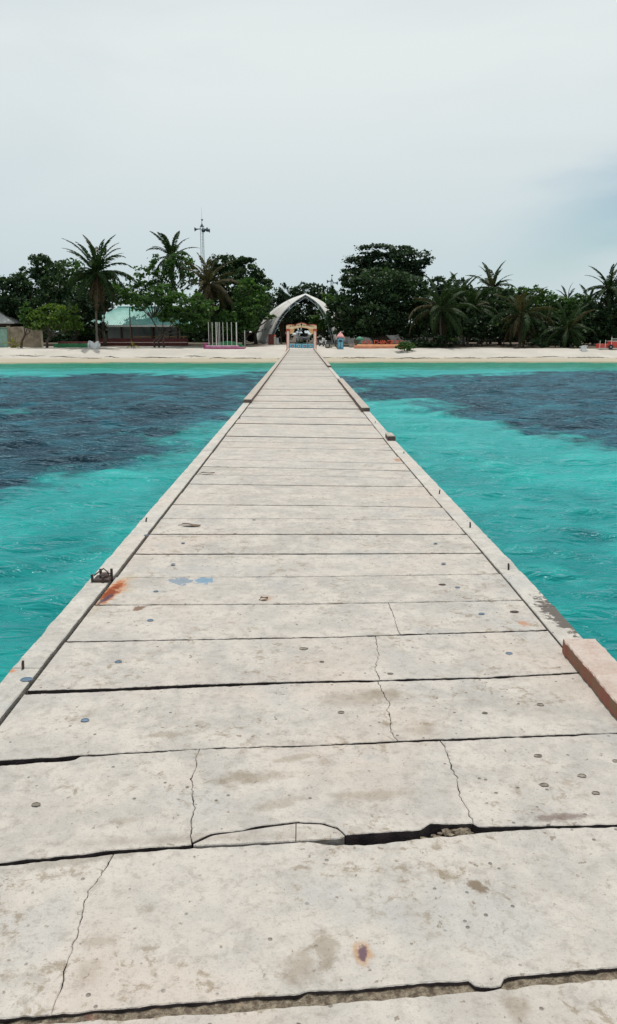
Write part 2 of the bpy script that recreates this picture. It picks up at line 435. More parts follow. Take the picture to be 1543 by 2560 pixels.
ripn = t.math('ADD', t.math('MULTIPLY', r1, 1.0), t.math('MULTIPLY', r2, 0.42))
c = t.mix(t.step(xyz.outputs['Z'], 0.005, 0.07, 0, 0.55), c, t.mix(1.0, c, (1.5, 1.35, 1.3), 'MULTIPLY'))  # crests coloured lighter, imitating light scattered through thin wave tops
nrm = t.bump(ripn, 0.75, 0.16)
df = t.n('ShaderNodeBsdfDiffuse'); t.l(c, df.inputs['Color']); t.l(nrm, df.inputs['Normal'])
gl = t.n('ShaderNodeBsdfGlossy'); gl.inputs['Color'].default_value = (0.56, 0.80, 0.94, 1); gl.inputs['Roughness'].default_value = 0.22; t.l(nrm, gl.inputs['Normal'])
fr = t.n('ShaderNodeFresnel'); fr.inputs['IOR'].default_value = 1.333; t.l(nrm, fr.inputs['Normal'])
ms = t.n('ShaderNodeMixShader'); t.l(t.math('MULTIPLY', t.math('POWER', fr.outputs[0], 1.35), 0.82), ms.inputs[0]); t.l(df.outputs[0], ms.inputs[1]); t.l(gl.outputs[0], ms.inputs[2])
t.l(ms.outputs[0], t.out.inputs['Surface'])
me.materials.append(MATS['sea'])
sea = link('sea_water', me)
tag(sea, 'choppy turquoise lagoon with dark seagrass beds on both sides of the jetty', 'sea', kind='structure')

# the lagoon going on to both sides, outside the photograph
outer = MB().add([(-900, -300, -0.30), (900, -300, -0.30), (900, 79.5, -0.30), (-900, 79.5, -0.30)], [(0, 1, 2, 3)]).build('open_lagoon', MATS['sea'])
tag(outer, 'flat lagoon water continuing beyond the jetty surroundings', 'sea', kind='structure')
# ================================================================ JETTY
def lerp_tab(tab, v):
    if v <= tab[0][0]: return tab[0][1]
    for (a, fa), (b, fb) in zip(tab, tab[1:]):
        if v <= b: return fa + (fb - fa) * (v - a) / (b - a)
    return tab[-1][1]
XL_T = [(2.5, -1.278), (5, -1.262), (8, -1.250), (20, -1.225), (84, -1.30)]
XR_T = [(4.5, 1.362), (5.6, 1.355), (7.5, 1.320), (11, 1.285), (84, 1.30)]
OL_T = [(4, -1.418), (20, -1.385), (84, -1.44)]
OR_T = [(5, 1.508), (8, 1.475), (12, 1.430), (84, 1.44)]
XL = lambda y: lerp_tab(XL_T, y)
XR = lambda y: lerp_tab(XR_T, y)
OL = lambda y: lerp_tab(OL_T, y)
OR = lambda y: lerp_tab(OR_T, y)

def dk_px(pp): return [tuple(G(x, y, DECK)[:2]) for x, y in pp]
# joints surveyed from the photograph, nearest first: (edge of the near slab, edge of the far slab)
JA = (dk_px([(0,2560),(312,2547),(560,2530),(772,2513),(1177,2478),(1543,2444)]), dk_px([(0,2546),(125,2539),(291,2523),(772,2482),(1177,2451),(1190,2468),(1255,2470),(1262,2443),(1543,2420)]))
JB = (dk_px([(0,2166),(290,2135),(478,2122),(772,2107),(839,2113),(930,2112),(1046,2099),(1100,2092),(1182,2085),(1343,2073),(1543,2067)]),
      dk_px([(0,2158),(286,2127),(478,2113),(700,2103),(790,2098),(850,2094),(867,2088),(1053,2077),(1074,2061),(1182,2060),(1190,2069),(1343,2067),(1543,2062)]))
JC = (dk_px([(0,1915),(185,1902),(200,1893),(260,1889),(499,1875),(772,1867),(995,1858),(1213,1850),(1543,1836)]),
      dk_px([(0,1902),(190,1890),(260,1886),(499,1872.5),(772,1864),(995,1853),(1213,1845),(1543,1833)]))
JD = (dk_px([(94,1736),(240,1731),(500,1719),(772,1709),(1000,1704),(1218,1698),(1447,1685.5)]),
      dk_px([(94,1727),(240,1723),(500,1712),(772,1704),(1000,1700),(1218,1694),(1447,1682.5)]))
simple_j = [((180.6,1605.5),(800,1594.5),(1355,1577.5)), ((237.5,1513.5),(800,1510.5),(1255,1502.5)), ((312,1443.5),(800,1441.5),(1235,1435)),
            ((342.6,1384.5),(800,1384),(1195,1382.5)), ((388.5,1336),(800,1336),(1160,1336.5)), ((412,1297),(800,1297.2),(1125,1301)),
            ((439,1262),(800,1264),(1095,1269)), ((474,1233.5),(800,1235.3),(1065,1240)), ((482.6,1209.4),(800,1214),(1050,1216.5)),
            ((495.7,1186.7),(800,1190.3),(1035,1196)), ((509,1166.5),(800,1171.5),(1025,1177.5)), ((526,1148),(800,1154.8),(985,1158.5))]
joints = [JA, JB, JC, JD]
rj = random.Random(11)
for k, pp in enumerate(simple_j):
    line = dk_px(pp)
    g = [0.014, 0.010, 0.020, 0.016, 0.015, 0.016, 0.013, 0.018, 0.016, 0.015, 0.018, 0.020][k]
    joints.append(([(x, y - g * (0.5 + 0.3*rj.random())) for x, y in line], [(x, y + g * (0.4 + 0.4*rj.random())) for x, y in line]))
last = simple_j[-1]; l0 = dk_px(last)
ycur = l0[1][1]; PITCHS = 0.605
dev = (l0[2][1] - l0[0][1]) / (l0[2][0] - l0[0][0])
while ycur < 83.6:
    ycur += PITCHS + rj.uniform(-0.02, 0.02)
    dev += rj.uniform(-0.006, 0.006); dev *= 0.97
    if dev > 0: dev -= 0.004
    g = rj.choice([0.014, 0.020, 0.026, 0.040])
    a = [(-1.3, ycur - 1.3*dev), (0, ycur), (1.3, ycur + 1.3*dev)]
    joints.append(([(x, y - g*rj.uniform(0.2, 0.9)) for x, y in a], [(x, y + g*rj.uniform(0.2, 0.9)) for x, y in a]))
def at_x(line, x):
    if x <= line[0][0]: (x0, y0), (x1, y1) = line[0], line[1]
    elif x >= line[-1][0]: (x0, y0), (x1, y1) = line[-2], line[-1]
    else:
        for (x0, y0), (x1, y1) in zip(line, line[1:]):
            if x0 <= x <= x1: break
    return y0 + (y1 - y0) * (x - x0) / (x1 - x0 + 1e-9)

spots = []
def spot(px, py, rx, ry, ang, col, amt, nsc, hard=0.35, z=DECK):
    g = G(px, py, z); spots.append((g.x, g.y, rx, ry, R(ang), col, amt, nsc, hard))
BR = (0.165, 0.125, 0.080)
spot(283, 1478, 0.075, 0.30, -12, (0.36, 0.27, 0.15), 0.40, 8, 0.8)
spot(279, 1480, 0.050, 0.20, -5, (0.42, 0.13, 0.03), 0.9, 14, 0.5)
spot(278, 1482, 0.042, 0.16, -5, (0.17, 0.036, 0.012), 0.97, 14, 0.4)
spot(268, 1496, 0.018, 0.09, -14, (0.060, 0.042, 0.060), 0.9, 20, 0.3)
spot(452, 1455, 0.075, 0.075, 14, (0.12, 0.18, 0.25), 0.72, 26, 0.07)
spot(509, 1452, 0.060, 0.065, 5, (0.09, 0.20, 0.31), 0.78, 26, 0.10)
spot(900, 1745, 0.17, 0.060, 10, BR, 0.36, 12, 0.7)
spot(960, 1738, 0.07, 0.050, 10, BR, 0.36, 20, 0.6)
spot(1048, 1822, 0.05, 0.05, 0, BR, 0.32, 20, 0.7)
spot(640, 1945, 0.13, 0.035, 6, BR, 0.40, 20, 0.6)
spot(700, 2010, 0.10, 0.025, 24, BR, 0.36, 20, 0.6)
spot(930, 1990, 0.14, 0.030, 4, BR, 0.36, 20, 0.6)
spot(590, 1950, 0.06, 0.05, 4, BR, 0.32, 20, 0.6)
spot(740, 1895, 0.09, 0.02, 20, BR, 0.36, 20, 0.6)
spot(420, 1838, 0.10, 0.020, 8, BR, 0.40, 20, 0.6)
spot(310, 2055, 0.05, 0.018, 14, BR, 0.32, 20, 0.6)
spot(225, 2430, 0.03, 0.05, -20, BR, 0.29, 20, 0.8)
spot(255, 2355, 0.035, 0.02, 20, BR, 0.32, 20, 0.7)
spot(750, 2420, 0.05, 0.045, 60, BR, 0.43, 20, 0.6)
spot(812, 2370, 0.03, 0.055, 0, BR, 0.50, 20, 0.5)
spot(1195, 2218, 0.035, 0.02, -40, (0.13, 0.095, 0.06), 0.85, 34, 0.4)
spot(1110, 2185, 0.05, 0.02, -30, BR, 0.36, 20, 0.6)
spot(1290, 2520, 0.03, 0.035, 0, BR, 0.40, 20, 0.6)
spot(907, 2384, 0.020, 0.036, 0, (0.34, 0.19, 0.09), 0.75, 34, 0.6)
spot(906, 2382, 0.010, 0.026, 0, (0.09, 0.06, 0.085), 0.9, 34, 0.3)
spot(345, 1521, 0.035, 0.040, 25, (0.13, 0.075, 0.045), 0.85, 20, 0.3)
spot(667, 1498, 0.035, 0.05, 0, (0.30, 0.18, 0.11), 0.55, 20, 0.7)
spot(995, 1151, 0.04, 0.12, 0, (0.30, 0.15, 0.09), 0.8, 14, 0.4)
spot(1310, 1560, 0.03, 0.04, 0, (0.33, 0.14, 0.06), 0.7, 20, 0.6)
spot(1400, 2045, 0.10, 0.018, 3, (0.12, 0.085, 0.075), 0.7, 34, 0.6)
spot(520, 2095, 0.35, 0.02, 4, (0.16, 0.12, 0.085), 0.35, 12, 0.9)
spot(200, 2150, 0.20, 0.02, 12, (0.20, 0.18, 0.15), 0.55, 20, 0.6)
concrete('deck_concrete', spots=spots)
concrete('kerb_concrete', base=(0.365, 0.355, 0.340), stains=False,
         spots=[(*G(1400, 1540, DECK)[:2], 0.085, 0.30, 0.05, (0.07, 0.06, 0.055), 0.9, 26, 0.15), (*G(22, 1682, DECK)[:2], 0.03, 0.02, 0, (0.40, 0.15, 0.05), 0.8, 20, 0.4)])
simple('joint_shade', (0.050, 0.038, 0.040), 0.95, 0.5, 20, bump=0.8)  # slab sides: shade of the deep narrow joints put into the colour
concrete('dark_concrete', base=(0.20, 0.18, 0.16))
t = NT('mortar'); p = t.pos()
n1 = t.noise(p, 45, 5, 0.7); n2 = t.noise(p, 9, 4, 0.6)
c = t.mix(t.step(n1, 0.35, 0.68), (0.11, 0.085, 0.065), (0.34, 0.29, 0.22))
c = t.mix(t.math('MULTIPLY', t.step(n2, 0.58, 0.7), 0.5), c, (0.34, 0.13, 0.09))
t.princ(c, 0.95, t.bump(n1, 1.0, 0.03), 0.1)

jetty = thing('jetty', (0, 40, WATER), 'long straight concrete jetty of cross slabs running from the camera to the beach', 'jetty')
def poly_slab(poly, zt, thick, ch, mat, name, parent, seed=0, side='joint_shade'):
    """closed outline (x,y) counter-clockwise, with a worn, chipped upper edge"""
    n = len(poly); a = sum(poly[i][0]*poly[(i+1) % n][1] - poly[(i+1) % n][0]*poly[i][1] for i in range(n))
    if a < 0: poly = poly[::-1]
    inner = []
    for i in range(n):
        x0, y0 = poly[i-1]; x1, y1 = poly[i]; x2, y2 = poly[(i+1) % n]
        tx, ty = x2 - x0, y2 - y0; L = math.hypot(tx, ty) + 1e-9
        w_ = ch * (0.35 + 1.7*abs(fbm(x1*9 + seed, y1*9)))
        inner.append((x1 - ty/L*w_, y1 + tx/L*w_))
    o = [(x, y, zt) for x, y in inner] + [(x, y, zt - ch*0.7) for x, y in poly] + [(x, y, zt - thick) for x, y in poly]
    fs = [tuple(range(n)), tuple(range(3*n-1, 2*n-1, -1))]
    for i in range(n):
        j = (i+1) % n
        fs.append((i, n+i, n+j, j)); fs.append((n+i, 2*n+i, 2*n+j, n+j))
    ob = MB().add(o, fs).build(name, mat, parent)
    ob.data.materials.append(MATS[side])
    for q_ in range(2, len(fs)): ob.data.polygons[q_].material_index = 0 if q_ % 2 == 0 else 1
    return ob
def edge(line, x0, x1, step, amp, seed):
    n = max(2, int(abs(x1 - x0) / step)); out = []
    for i in range(n + 1):
        x = x0 + (x1 - x0) * i / n
        out.append((x, at_x(line, x) + amp * fbm(x*11, seed) + 0.5*amp*fbm(x*37, seed + 5)))
    return out
cracks = {  # slab index -> crack lines, near end first
    0: [dk_px([(125,2541),(150,2480),(172,2400),(196,2330),(208,2270),(222,2228),(252,2190),(286,2131)])],
    1: [dk_px([(478,2116),(478,2060),(486,2020),(482,1990),(480,1940),(492,1915),(488,1895),(499,1874)]),
        dk_px([(1186,2066),(1172,2030),(1150,1990),(1144,1960),(1126,1910),(1116,1880),(1100,1851)])],
    3: [dk_px([(950,1702),(938,1672),(946,1640),(940,1598)])],
    4: [dk_px([(1002,1592),(990,1562),(984,1536),(972,1511)])],
    2: [dk_px([(995,1855),(975,1830),(978,1800),(968,1775),(975,1762),(958,1735),(945,1703)])],
}
spall = dk_px([(484,2108),(530,2086),(590,2078),(660,2067),(740,2056),(800,2058),(846,2070),(862,2088)])
dmat, kmat = MATS['deck_concrete'], MATS['kerb_concrete']
zr = random.Random(5)
SLAB_N = len(joints) - 1
for i in range(SLAB_N):
    near = i < 14
    fl, bl = joints[i][1], joints[i+1][0]
    ym = at_x(fl, 0)
    stp, amp = (0.013, 0.0055) if i < 5 else ((0.05, 0.003) if near else (0.28, 0.004))
    zt = DECK + (zr.uniform(-0.003, 0.004) if near else zr.uniform(-0.007, 0.008))
    xl, xr = XL(ym) + 0.010, XR(ym) - 0.006
    if i in cracks:
        cuts = [[(xl, None)]] + cracks[i] + [[(xr, None)]]
        prev = None
        for k, ck in enumerate(cracks[i] + [None]):
            def rough(ck, off):
                out = []
                for (ax, ay), (bx, by) in zip(ck, ck[1:]):
                    m = max(2, int(math.hypot(bx-ax, by-ay) / 0.012))
                    for s_ in range(m):
                        u_ = s_/m; x_, y_ = ax + (bx-ax)*u_, ay + (by-ay)*u_
                        wv = 0.006*fbm(x_*40, y_*40, 2) + 0.004*fbm(x_*110, y_*110, 4)
                        out.append((x_ + wv + off*(0.35 + 1.9*abs(fbm(x_*14, y_*14, 8))), y_))
                return out + [(ck[-1][0] + off, ck[-1][1])]
            gap = 0.0013
            lft = None if prev is None else rough(prev, gap)
            rgt = None if ck is None else rough(ck, -gap)
            x0f = xl if lft is None else lft[0][0]; x0b = xl if lft is None else lft[-1][0]
            x1f = xr if rgt is None else rgt[0][0]; x1b = xr if rgt is None else rgt[-1][0]
            fl_ = fl
            if i == 1 and k == 1:
                xe_ = spall[-1][0]
                fl_ = [(x_, y_ + 0.0012) for x_, y_ in spall] + [q_ for q_ in fl if q_[0] > xe_ + 0.01]
                for (xa_, xb_) in ((spall[0][0], spall[4][0]), (spall[4][0] + 0.001, spall[-1][0])):
                    fr_e = edge(fl, xa_ + 0.001, xb_ - 0.001, 0.012, 0.002, 91); ba_e = edge([(x_, y_ - 0.0010) for x_, y_ in spall], xa_ + 0.001, xb_ - 0.001, 0.012, 0.003, 92)
                    ba_e = [(a_[0], max(a_[1], b_[1] + 0.006)) for a_, b_ in zip(ba_e, fr_e)]
                    nf_ = len(fr_e); vv_ = []
                    for a_, b_ in zip(fr_e, ba_e):
                        w_ = min(0.003, (b_[1] - a_[1])*0.2)
                        vv_ += [(a_[0], a_[1], zt - 0.09), (a_[0], a_[1], zt - 0.007), (a_[0], a_[1] + w_, zt - 0.004), (b_[0], b_[1] - w_, zt - 0.004), (b_[0], b_[1], zt - 0.007), (b_[0], b_[1], zt - 0.09)]
                    ff_ = [(6*j_+q_, 6*j_+6+q_, 6*j_+7+q_, 6*j_+1+q_) for j_ in range(nf_-1) for q_ in range(5)] + [(0, 1, 2, 3, 4, 5), tuple(6*(nf_-1)+q_ for q_ in (5, 4, 3, 2, 1, 0))]
                    MB().add(vv_, ff_).build('slab_fragment', dmat, jetty)
            fe = edge(fl_, x0f, x1f, stp, amp, i*3.1); be = edge(bl, x0b, x1b, stp, amp, i*3.1 + 1.7)
            poly = fe + ([] if rgt is None else rgt[3:-3]) + be[::-1] + ([] if lft is None else lft[3:-3][::-1])
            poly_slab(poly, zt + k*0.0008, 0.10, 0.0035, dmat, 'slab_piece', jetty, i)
            prev = ck
    else:
        poly = edge(fl, xl, xr, stp, amp, i*3.1) + edge(bl, xl, xr, stp, amp, i*3.1 + 1.7)[::-1]
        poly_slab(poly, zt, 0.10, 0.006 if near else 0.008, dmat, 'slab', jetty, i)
# slabs from the nearest joint back under the camera
yb = at_x(JA[0], 0)
for k in range(5):
    fl = [(x, y - 0.60*(k+1)) for x, y in JA[0]]
    bl = JA[0] if k == 0 else [(x, y - 0.60*k - 0.02) for x, y in JA[0]]
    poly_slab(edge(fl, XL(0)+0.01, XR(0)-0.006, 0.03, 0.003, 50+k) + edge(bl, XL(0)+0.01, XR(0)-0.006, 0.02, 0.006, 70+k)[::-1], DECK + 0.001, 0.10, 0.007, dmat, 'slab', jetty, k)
# mortar lying in the nearest joint, broken lumps in the chipped one
ml = edge([(x, y - 0.03) for x, y in JA[0]], XL(0)+0.02, XR(0)-0.02, 0.03, 0.002, 9); mu = edge([(x, y + 0.04) for x, y in JA[1]], XL(0)+0.02, XR(0)-0.02, 0.03, 0.002, 10)
m = MB(); v = []; f = []
for a_, b_ in zip(ml, mu):
    for s_ in range(7):
        u_ = s_/6; x_, y_ = a_[0] + (b_[0]-a_[0])*u_, a_[1] + (b_[1]-a_[1])*u_
        v.append((x_, y_, DECK - 0.010 + 0.006*fbm(x_*30, y_*30) + 0.004*fbm(x_*90, y_*90)))
nn = len(ml)
for i in range(nn-1):
    for s_ in range(6): f.append((i*7+s_, (i+1)*7+s_, (i+1)*7+s_+1, i*7+s_+1))
m.add(v, f); m.build('mortar_fill', MATS['mortar'], jetty)
rl = random.Random(21)
for px, py in [(1085,2086),(1100,2080),(1118,2076),(1135,2073),(1150,2075),(1165,2072),(1172,2080),(1096,2092),(1125,2084),(1152,2083),(745,2106),(795,2104),(1060,2092)]:
    g = G(px, py, DECK - 0.012); s_ = rl.uniform(0.008, 0.018)
    bm = bmesh.new(); bmesh.ops.create_icosphere(bm, subdivisions=1, radius=s_)
    for vt in bm.verts: vt.co = Vector((vt.co.x*1.5, vt.co.y, vt.co.z*0.7)) * rl.uniform(0.7, 1.2) + Vector((g.x, g.y, DECK - 0.018))
    me_ = bpy.data.meshes.new('concrete_chip'); bm.to_mesh(me_); bm.free(); me_.materials.append(MATS['mortar']); link('concrete_chip', me_, jetty)
# bearers, piles under the deck
MB().box(-1.20, 1.22, -2.0, 83.9, DECK - 0.30, DECK - 0.14).build('bearer', MATS['dark_concrete'], jetty)
for k in range(17):
    y_ = 1.0 + 5.0*k
    for x_ in (-1.05, 1.05):
        MB().lathe((x_, y_, gz(x_, y_) - 0.6 if y_ > 70 else -2.4), [(0.17, 0), (0.17, (DECK - 0.30) - (gz(x_, y_) - 0.6 if y_ > 70 else -2.4))], 10).build('pile', MATS['dark_concrete'], jetty)
concrete('beam_concrete', base=(0.315, 0.29, 0.262), stains=False)
simple('shaded_concrete', (0.12, 0.09, 0.08), 0.92, 0.35, 5, bump=0.6, dirt=(0.16, 0.08, 0.06))  # raised beam sides: shade of their unlit faces painted in as dark colour
# kerbs: cast lengths along both edges
for side in (-1, 1):
    y_ = -2.0; kr = random.Random(side + 3)
    brk = sorted([G(80, 1675, DECK).y, G(245, 1461, DECK).y, G(350, 1305, DECK).y] if side < 0 else [G(1365, 1521, DECK).y, G(1290, 1424, DECK).y, G(1160, 1322, DECK).y])
    cuts = [-2.0] + brk
    while cuts[-1] < 81.5: cuts.append(cuts[-1] + 2.0 + kr.uniform(-0.1, 0.1))
    cuts.append(84.0)
    for a_, b_ in zip(cuts, cuts[1:]):
        fi = XL if side < 0 else XR; fo = OL if side < 0 else OR
        n = 40 if a_ < 9 else (16 if a_ < 25 else 5); inn = []; out_ = []
        for k in range(n + 1):
            yy = a_ + 0.002 + (b_ - a_ - 0.004)*k/n
            gj = (-0.012 if side < 0 else 0.003) + 0.003*fbm(yy*7, side) * (1 if a_ < 25 else 0)
            chip = 0.008*fbm(yy*5, side + 9) if a_ < 25 else 0
            inn.append((fi(yy) + gj, yy)); out_.append((fo(yy) + chip, yy))
        poly_slab(inn + out_[::-1], DECK + 0.008 + kr.uniform(-0.002, 0.003), 0.26, 0.006, kmat, 'kerb', jetty, side, 'beam_concrete')
# raised beams left on top of the kerbs
t = NT('pink_concrete'); p = t.pos()
n1 = t.noise(p, 7, 5, 0.65); n2 = t.noise(p, 70, 3, 0.7); n4 = t.noise(p, 26, 4, 0.7)
gn_ = t.n('ShaderNodeNewGeometry'); sn = t.n('ShaderNodeSeparateXYZ'); t.l(gn_.outputs['Normal'], sn.inputs[0])
c = t.mix(t.step(n1, 0.35, 0.65), (0.36, 0.295, 0.26), (0.42, 0.365, 0.33))
c = t.mix(t.math('MULTIPLY', t.step(n4, 0.5, 0.68), 0.45), c, (0.34, 0.20, 0.165))
c = t.mix(t.math('MULTIPLY', t.step(n2, 0.5, 0.7), 0.5), c, (0.27, 0.19, 0.155))
c = t.mix(t.step(sn.outputs['Z'], 0.7, 0.3), c, t.mix(t.step(n1, 0.4, 0.6), (0.27, 0.105, 0.075), (0.22, 0.135, 0.085)))   # old red paint left on the sides
t.princ(c, 0.9, t.bump(t.math('ADD', n1, t.math('MULTIPLY', n2, 0.5)), 0.7, 0.015), 0.2)
def beam(side, y0, y1, h, mat, over=0.02, n=40, sd='shaded_concrete'):
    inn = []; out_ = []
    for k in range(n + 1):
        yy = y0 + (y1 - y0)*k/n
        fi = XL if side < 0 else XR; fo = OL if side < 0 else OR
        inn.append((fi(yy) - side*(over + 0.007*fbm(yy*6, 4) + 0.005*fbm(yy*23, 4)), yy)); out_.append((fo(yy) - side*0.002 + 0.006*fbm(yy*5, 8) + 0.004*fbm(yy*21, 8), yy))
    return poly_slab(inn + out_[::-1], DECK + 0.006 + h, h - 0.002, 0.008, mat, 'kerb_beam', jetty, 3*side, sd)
tag(beam(1, -1.5, G(1421, 1632, DECK).y, 0.072, MATS['pink_concrete'], 0.028, 260, 'pink_concrete'), 'pinkish red painted length of raised kerb')
beam(-1, G(617, 1008, DECK).y, 83.9, 0.085, MATS['beam_concrete'], 0.03, 60)
beam(1, G(905, 1030, DECK).y, G(850, 952, DECK).y, 0.085, MATS['beam_concrete'], 0.03)
beam(1, G(824, 919, DECK).y, 83.9, 0.09, MATS['beam_concrete'], 0.02)
ya = G(980, 1103, DECK).y
tag(poly_slab([(1.315, ya), (1.43, ya - 0.02), (1.425, ya + 0.38), (1.32, ya + 0.42)], DECK + 0.085, 0.075, 0.018, MATS['beam_concrete'], 'kerb_beam', jetty, 4, 'shaded_concrete'), 'short broken stump of raised kerb')
# steel stubs, pipe sleeves
simple('rusty_steel', (0.060, 0.048, 0.045), 0.75, 0.4, 40, bump=0.6, dirt=(0.14, 0.06, 0.03))
simple('blue_plastic', (0.085, 0.135, 0.20), 0.5, 0.2, 20)
simple('hole_shade', (0.19, 0.165, 0.14), 0.95, 0.4, 40)  # unfilled holes: recess shade painted as flat darker discs
for px, py, h, lean in [(57,1672,0.042,0.06),(364,1304,0.035,0.2),(1272,1424,0.045,-0.05),(1176,1318,0.045,-0.05),(1098,1234,0.04,0.1),(600,1046,0.03,0.1),(938,1057,0.03,0.1),(1010,1133,0.025,0)]:
    g = G(px, py, DECK + 0.01)
    MB().tube([g - Vector((0, 0, 0.03)), g + Vector((lean*h, 0, h*0.6)), g + Vector((lean*h*2, 0, h))], [0.007, 0.007, 0.006], 7).build('steel_stub', MATS['rusty_steel'], jetty)
gb_ = G(252, 1455, DECK + 0.01)
m = MB()
m.bevbox(gb_.x - 0.050, gb_.x + 0.055, gb_.y - 0.01, gb_.y + 0.10, DECK + 0.005, DECK + 0.030, 0.006)
m.bevbox(gb_.x - 0.015, gb_.x + 0.040, gb_.y + 0.02, gb_.y + 0.08, DECK + 0.028, DECK + 0.055, 0.01)
fr = m.build('cleat_base', MATS['rusty_steel'], jetty)
for dx, dy, h in [(-0.052, 0.0, 0.062), (-0.020, 0.09, 0.072), (0.052, 0.08, 0.076), (0.018, -0.010, 0.05)]:
    MB().tube([(gb_.x+dx, gb_.y+dy, DECK - 0.02), (gb_.x+dx*1.05, gb_.y+dy, DECK + h)], [0.010, 0.009], 7).build('bolt', MATS['rusty_steel'], fr)
MB().tube([(gb_.x-0.05, gb_.y+0.03, DECK+0.045), (gb_.x, gb_.y+0.09, DECK+0.075), (gb_.x+0.05, gb_.y+0.05, DECK+0.05)], 0.005, 6).build('wire', MATS['rusty_steel'], fr)
for px, py, r_, mt in [(67,1702,0.021,'blue_plastic'),(213,1801,0.013,'blue_plastic'),(296,1655,0.013,'blue_plastic'),(376,1551,0.013,'blue_plastic'),(390,1479,0.012,'blue_plastic'),(433,1411,0.013,'blue_plastic'),(458,1358,0.012,'blue_plastic'),
                   (1273,1634,0.013,'blue_plastic'),(1204,1535,0.013,'blue_plastic'),(1144,1469,0.012,'blue_plastic'),(1109,1409,0.013,'blue_plastic'),(1089,1359,0.012,'blue_plastic'),(1286,1530,0.017,'rusty_steel'),(1106,1462,0.014,'rusty_steel'),
                   (91,2012,0.014,'hole_shade'),(1351,1762,0.014,'hole_shade'),(1455,1940,0.014,'hole_shade'),(976,1685,0.012,'hole_shade'),(805,1655,0.010,'hole_shade'),(853,1781,0.012,'hole_shade'),(1212,1783,0.010,'hole_shade'),(760,1622,0.02,'hole_shade'),
                   (1345,1890,0.014,'hole_shade'),(1361,1963,0.014,'hole_shade'),(1489,1983,0.013,'hole_shade'),(1540,1903,0.012,'hole_shade'),(366,1340,0.015,'blue_plastic'),(635,1300,0.012,'hole_shade'),(587,1335,0.012,'hole_shade')]:
    g = G(px, py, DECK + 0.004)
    if mt == 'hole_shade': r_ *= 0.72
    e = 1.5 if mt != 'blue_plastic' else 1.25
    n = 16; o = []; kx = random.Random(px)
    jag = [1 + (0.15*kx.uniform(-1, 1) if mt != 'blue_plastic' else 0) for _ in range(n)]
    zk = 0.006 if py in (1702, 1340) else 0.0
    for rr, zz in ((1.12, 0.0012), (0.92, 0.0020), (0.86, -0.0005), (0.0, -0.0005)):
        for k in range(n): o.append((g.x + r_*e*rr*jag[k]*math.cos(6.2832*k/n), g.y + r_*rr*jag[k]*math.sin(6.2832*k/n), DECK + 0.0055 + zk + zz))
    fs = [(i_*n+k, i_*n+(k+1) % n, (i_+1)*n+(k+1) % n, (i_+1)*n+k) for i_ in range(3) for k in range(n)]
    MB().add(o, fs).build('pipe_sleeve', MATS[mt], jetty)
# dry leaves blown onto the deck
simple('dry_leaf', (0.11, 0.075, 0.050), 0.85, 0.35, 30)
def dry_leaf(px, py, L, wd, rot, label):
    g = G(px, py, DECK + 0.006); v = []; f = []; N = 8
    for i in range(N+1):
        u_ = i/N; hw_ = wd*math.sin(math.pi*min(1, u_*0.93 + 0.05))**0.8; z_ = 0.004*math.sin(u_*5) + 0.004
        for s_ in (-1, -0.4, 0, 0.4, 1): v.append((L*(u_-0.5), hw_*s_, z_ + 0.010*abs(s_)*(0.5 + 0.5*math.sin(u_*7 + s_))))
    for i in range(N):
        for k in range(4): f.append((i*5+k, (i+1)*5+k, (i+1)*5+k+1, i*5+k+1))
    ca, sa = math.cos(R(rot)), math.sin(R(rot))
    e = thing('dry_leaf', (g.x, g.y, DECK + 0.004), label, 'leaf')
    MB().add([(g.x + x_*ca - y_*sa, g.y + x_*sa + y_*ca, DECK + 0.010 + z_) for x_, y_, z_ in v], f).build('blade', MATS['dry_leaf'], e, True)
    MB().tube([(g.x - L*0.5*ca, g.y - L*0.5*sa, DECK + 0.012), (g.x - L*0.68*ca, g.y - L*0.68*sa, DECK + 0.008)], 0.003, 5).build('stalk', MATS['dry_leaf'], e)
dry_leaf(478, 1315, 0.17, 0.032, -14, 'long curled brown leaf lying on the left half of the deck')
dry_leaf(520, 1184, 0.16, 0.025, 8, 'small dark curled leaf further along near the left kerb')
dry_leaf(661, 1499, 0.05, 0.016, 20, 'tiny reddish brown leaf flake near the faded blue paint')
#@@PART2
# ================================================================ MORE MATERIALS
simple('teal_roof', (0.17, 0.40, 0.365), 0.5, 0.15, 1.5, dirt=(0.24, 0.42, 0.38))
simple('white_paint', (0.62, 0.61, 0.58), 0.7, 0.10, 2.0, dirt=(0.42, 0.40, 0.36))
simple('white_wall', (0.52, 0.52, 0.50), 0.85, 0.10, 1.0, dirt=(0.34, 0.32, 0.29))
simple('grey_roof', (0.40, 0.40, 0.39), 0.7, 0.15, 1.2)
simple('brown_wood', (0.07, 0.045, 0.030), 0.8, 0.35, 6)
simple('red_paint', (0.13, 0.032, 0.030), 0.7, 0.25, 3, dirt=(0.16, 0.07, 0.06))
simple('bright_red', (0.50, 0.07, 0.055), 0.6, 0.15, 2)
simple('green_paint', (0.035, 0.17, 0.075), 0.7, 0.2, 3)
simple('sea_green_paint', (0.20, 0.33, 0.27), 0.8, 0.2, 2, dirt=(0.30, 0.33, 0.29))
simple('old_wall', (0.33, 0.26, 0.195), 0.92, 0.25, 1.6, bump=0.5, dirt=(0.15, 0.11, 0.085))
simple('magenta_paint', (0.28, 0.055, 0.15), 0.65, 0.2, 3)
simple('faded_pink', (0.50, 0.31, 0.40), 0.75, 0.2, 3, dirt=(0.40, 0.16, 0.27))
simple('gate_pink', (0.80, 0.60, 0.54), 0.7, 0.12, 3)
simple('gate_red', (0.45, 0.095, 0.055), 0.65, 0.15, 4)
simple('gate_orange', (0.74, 0.42, 0.21), 0.65, 0.12, 3)
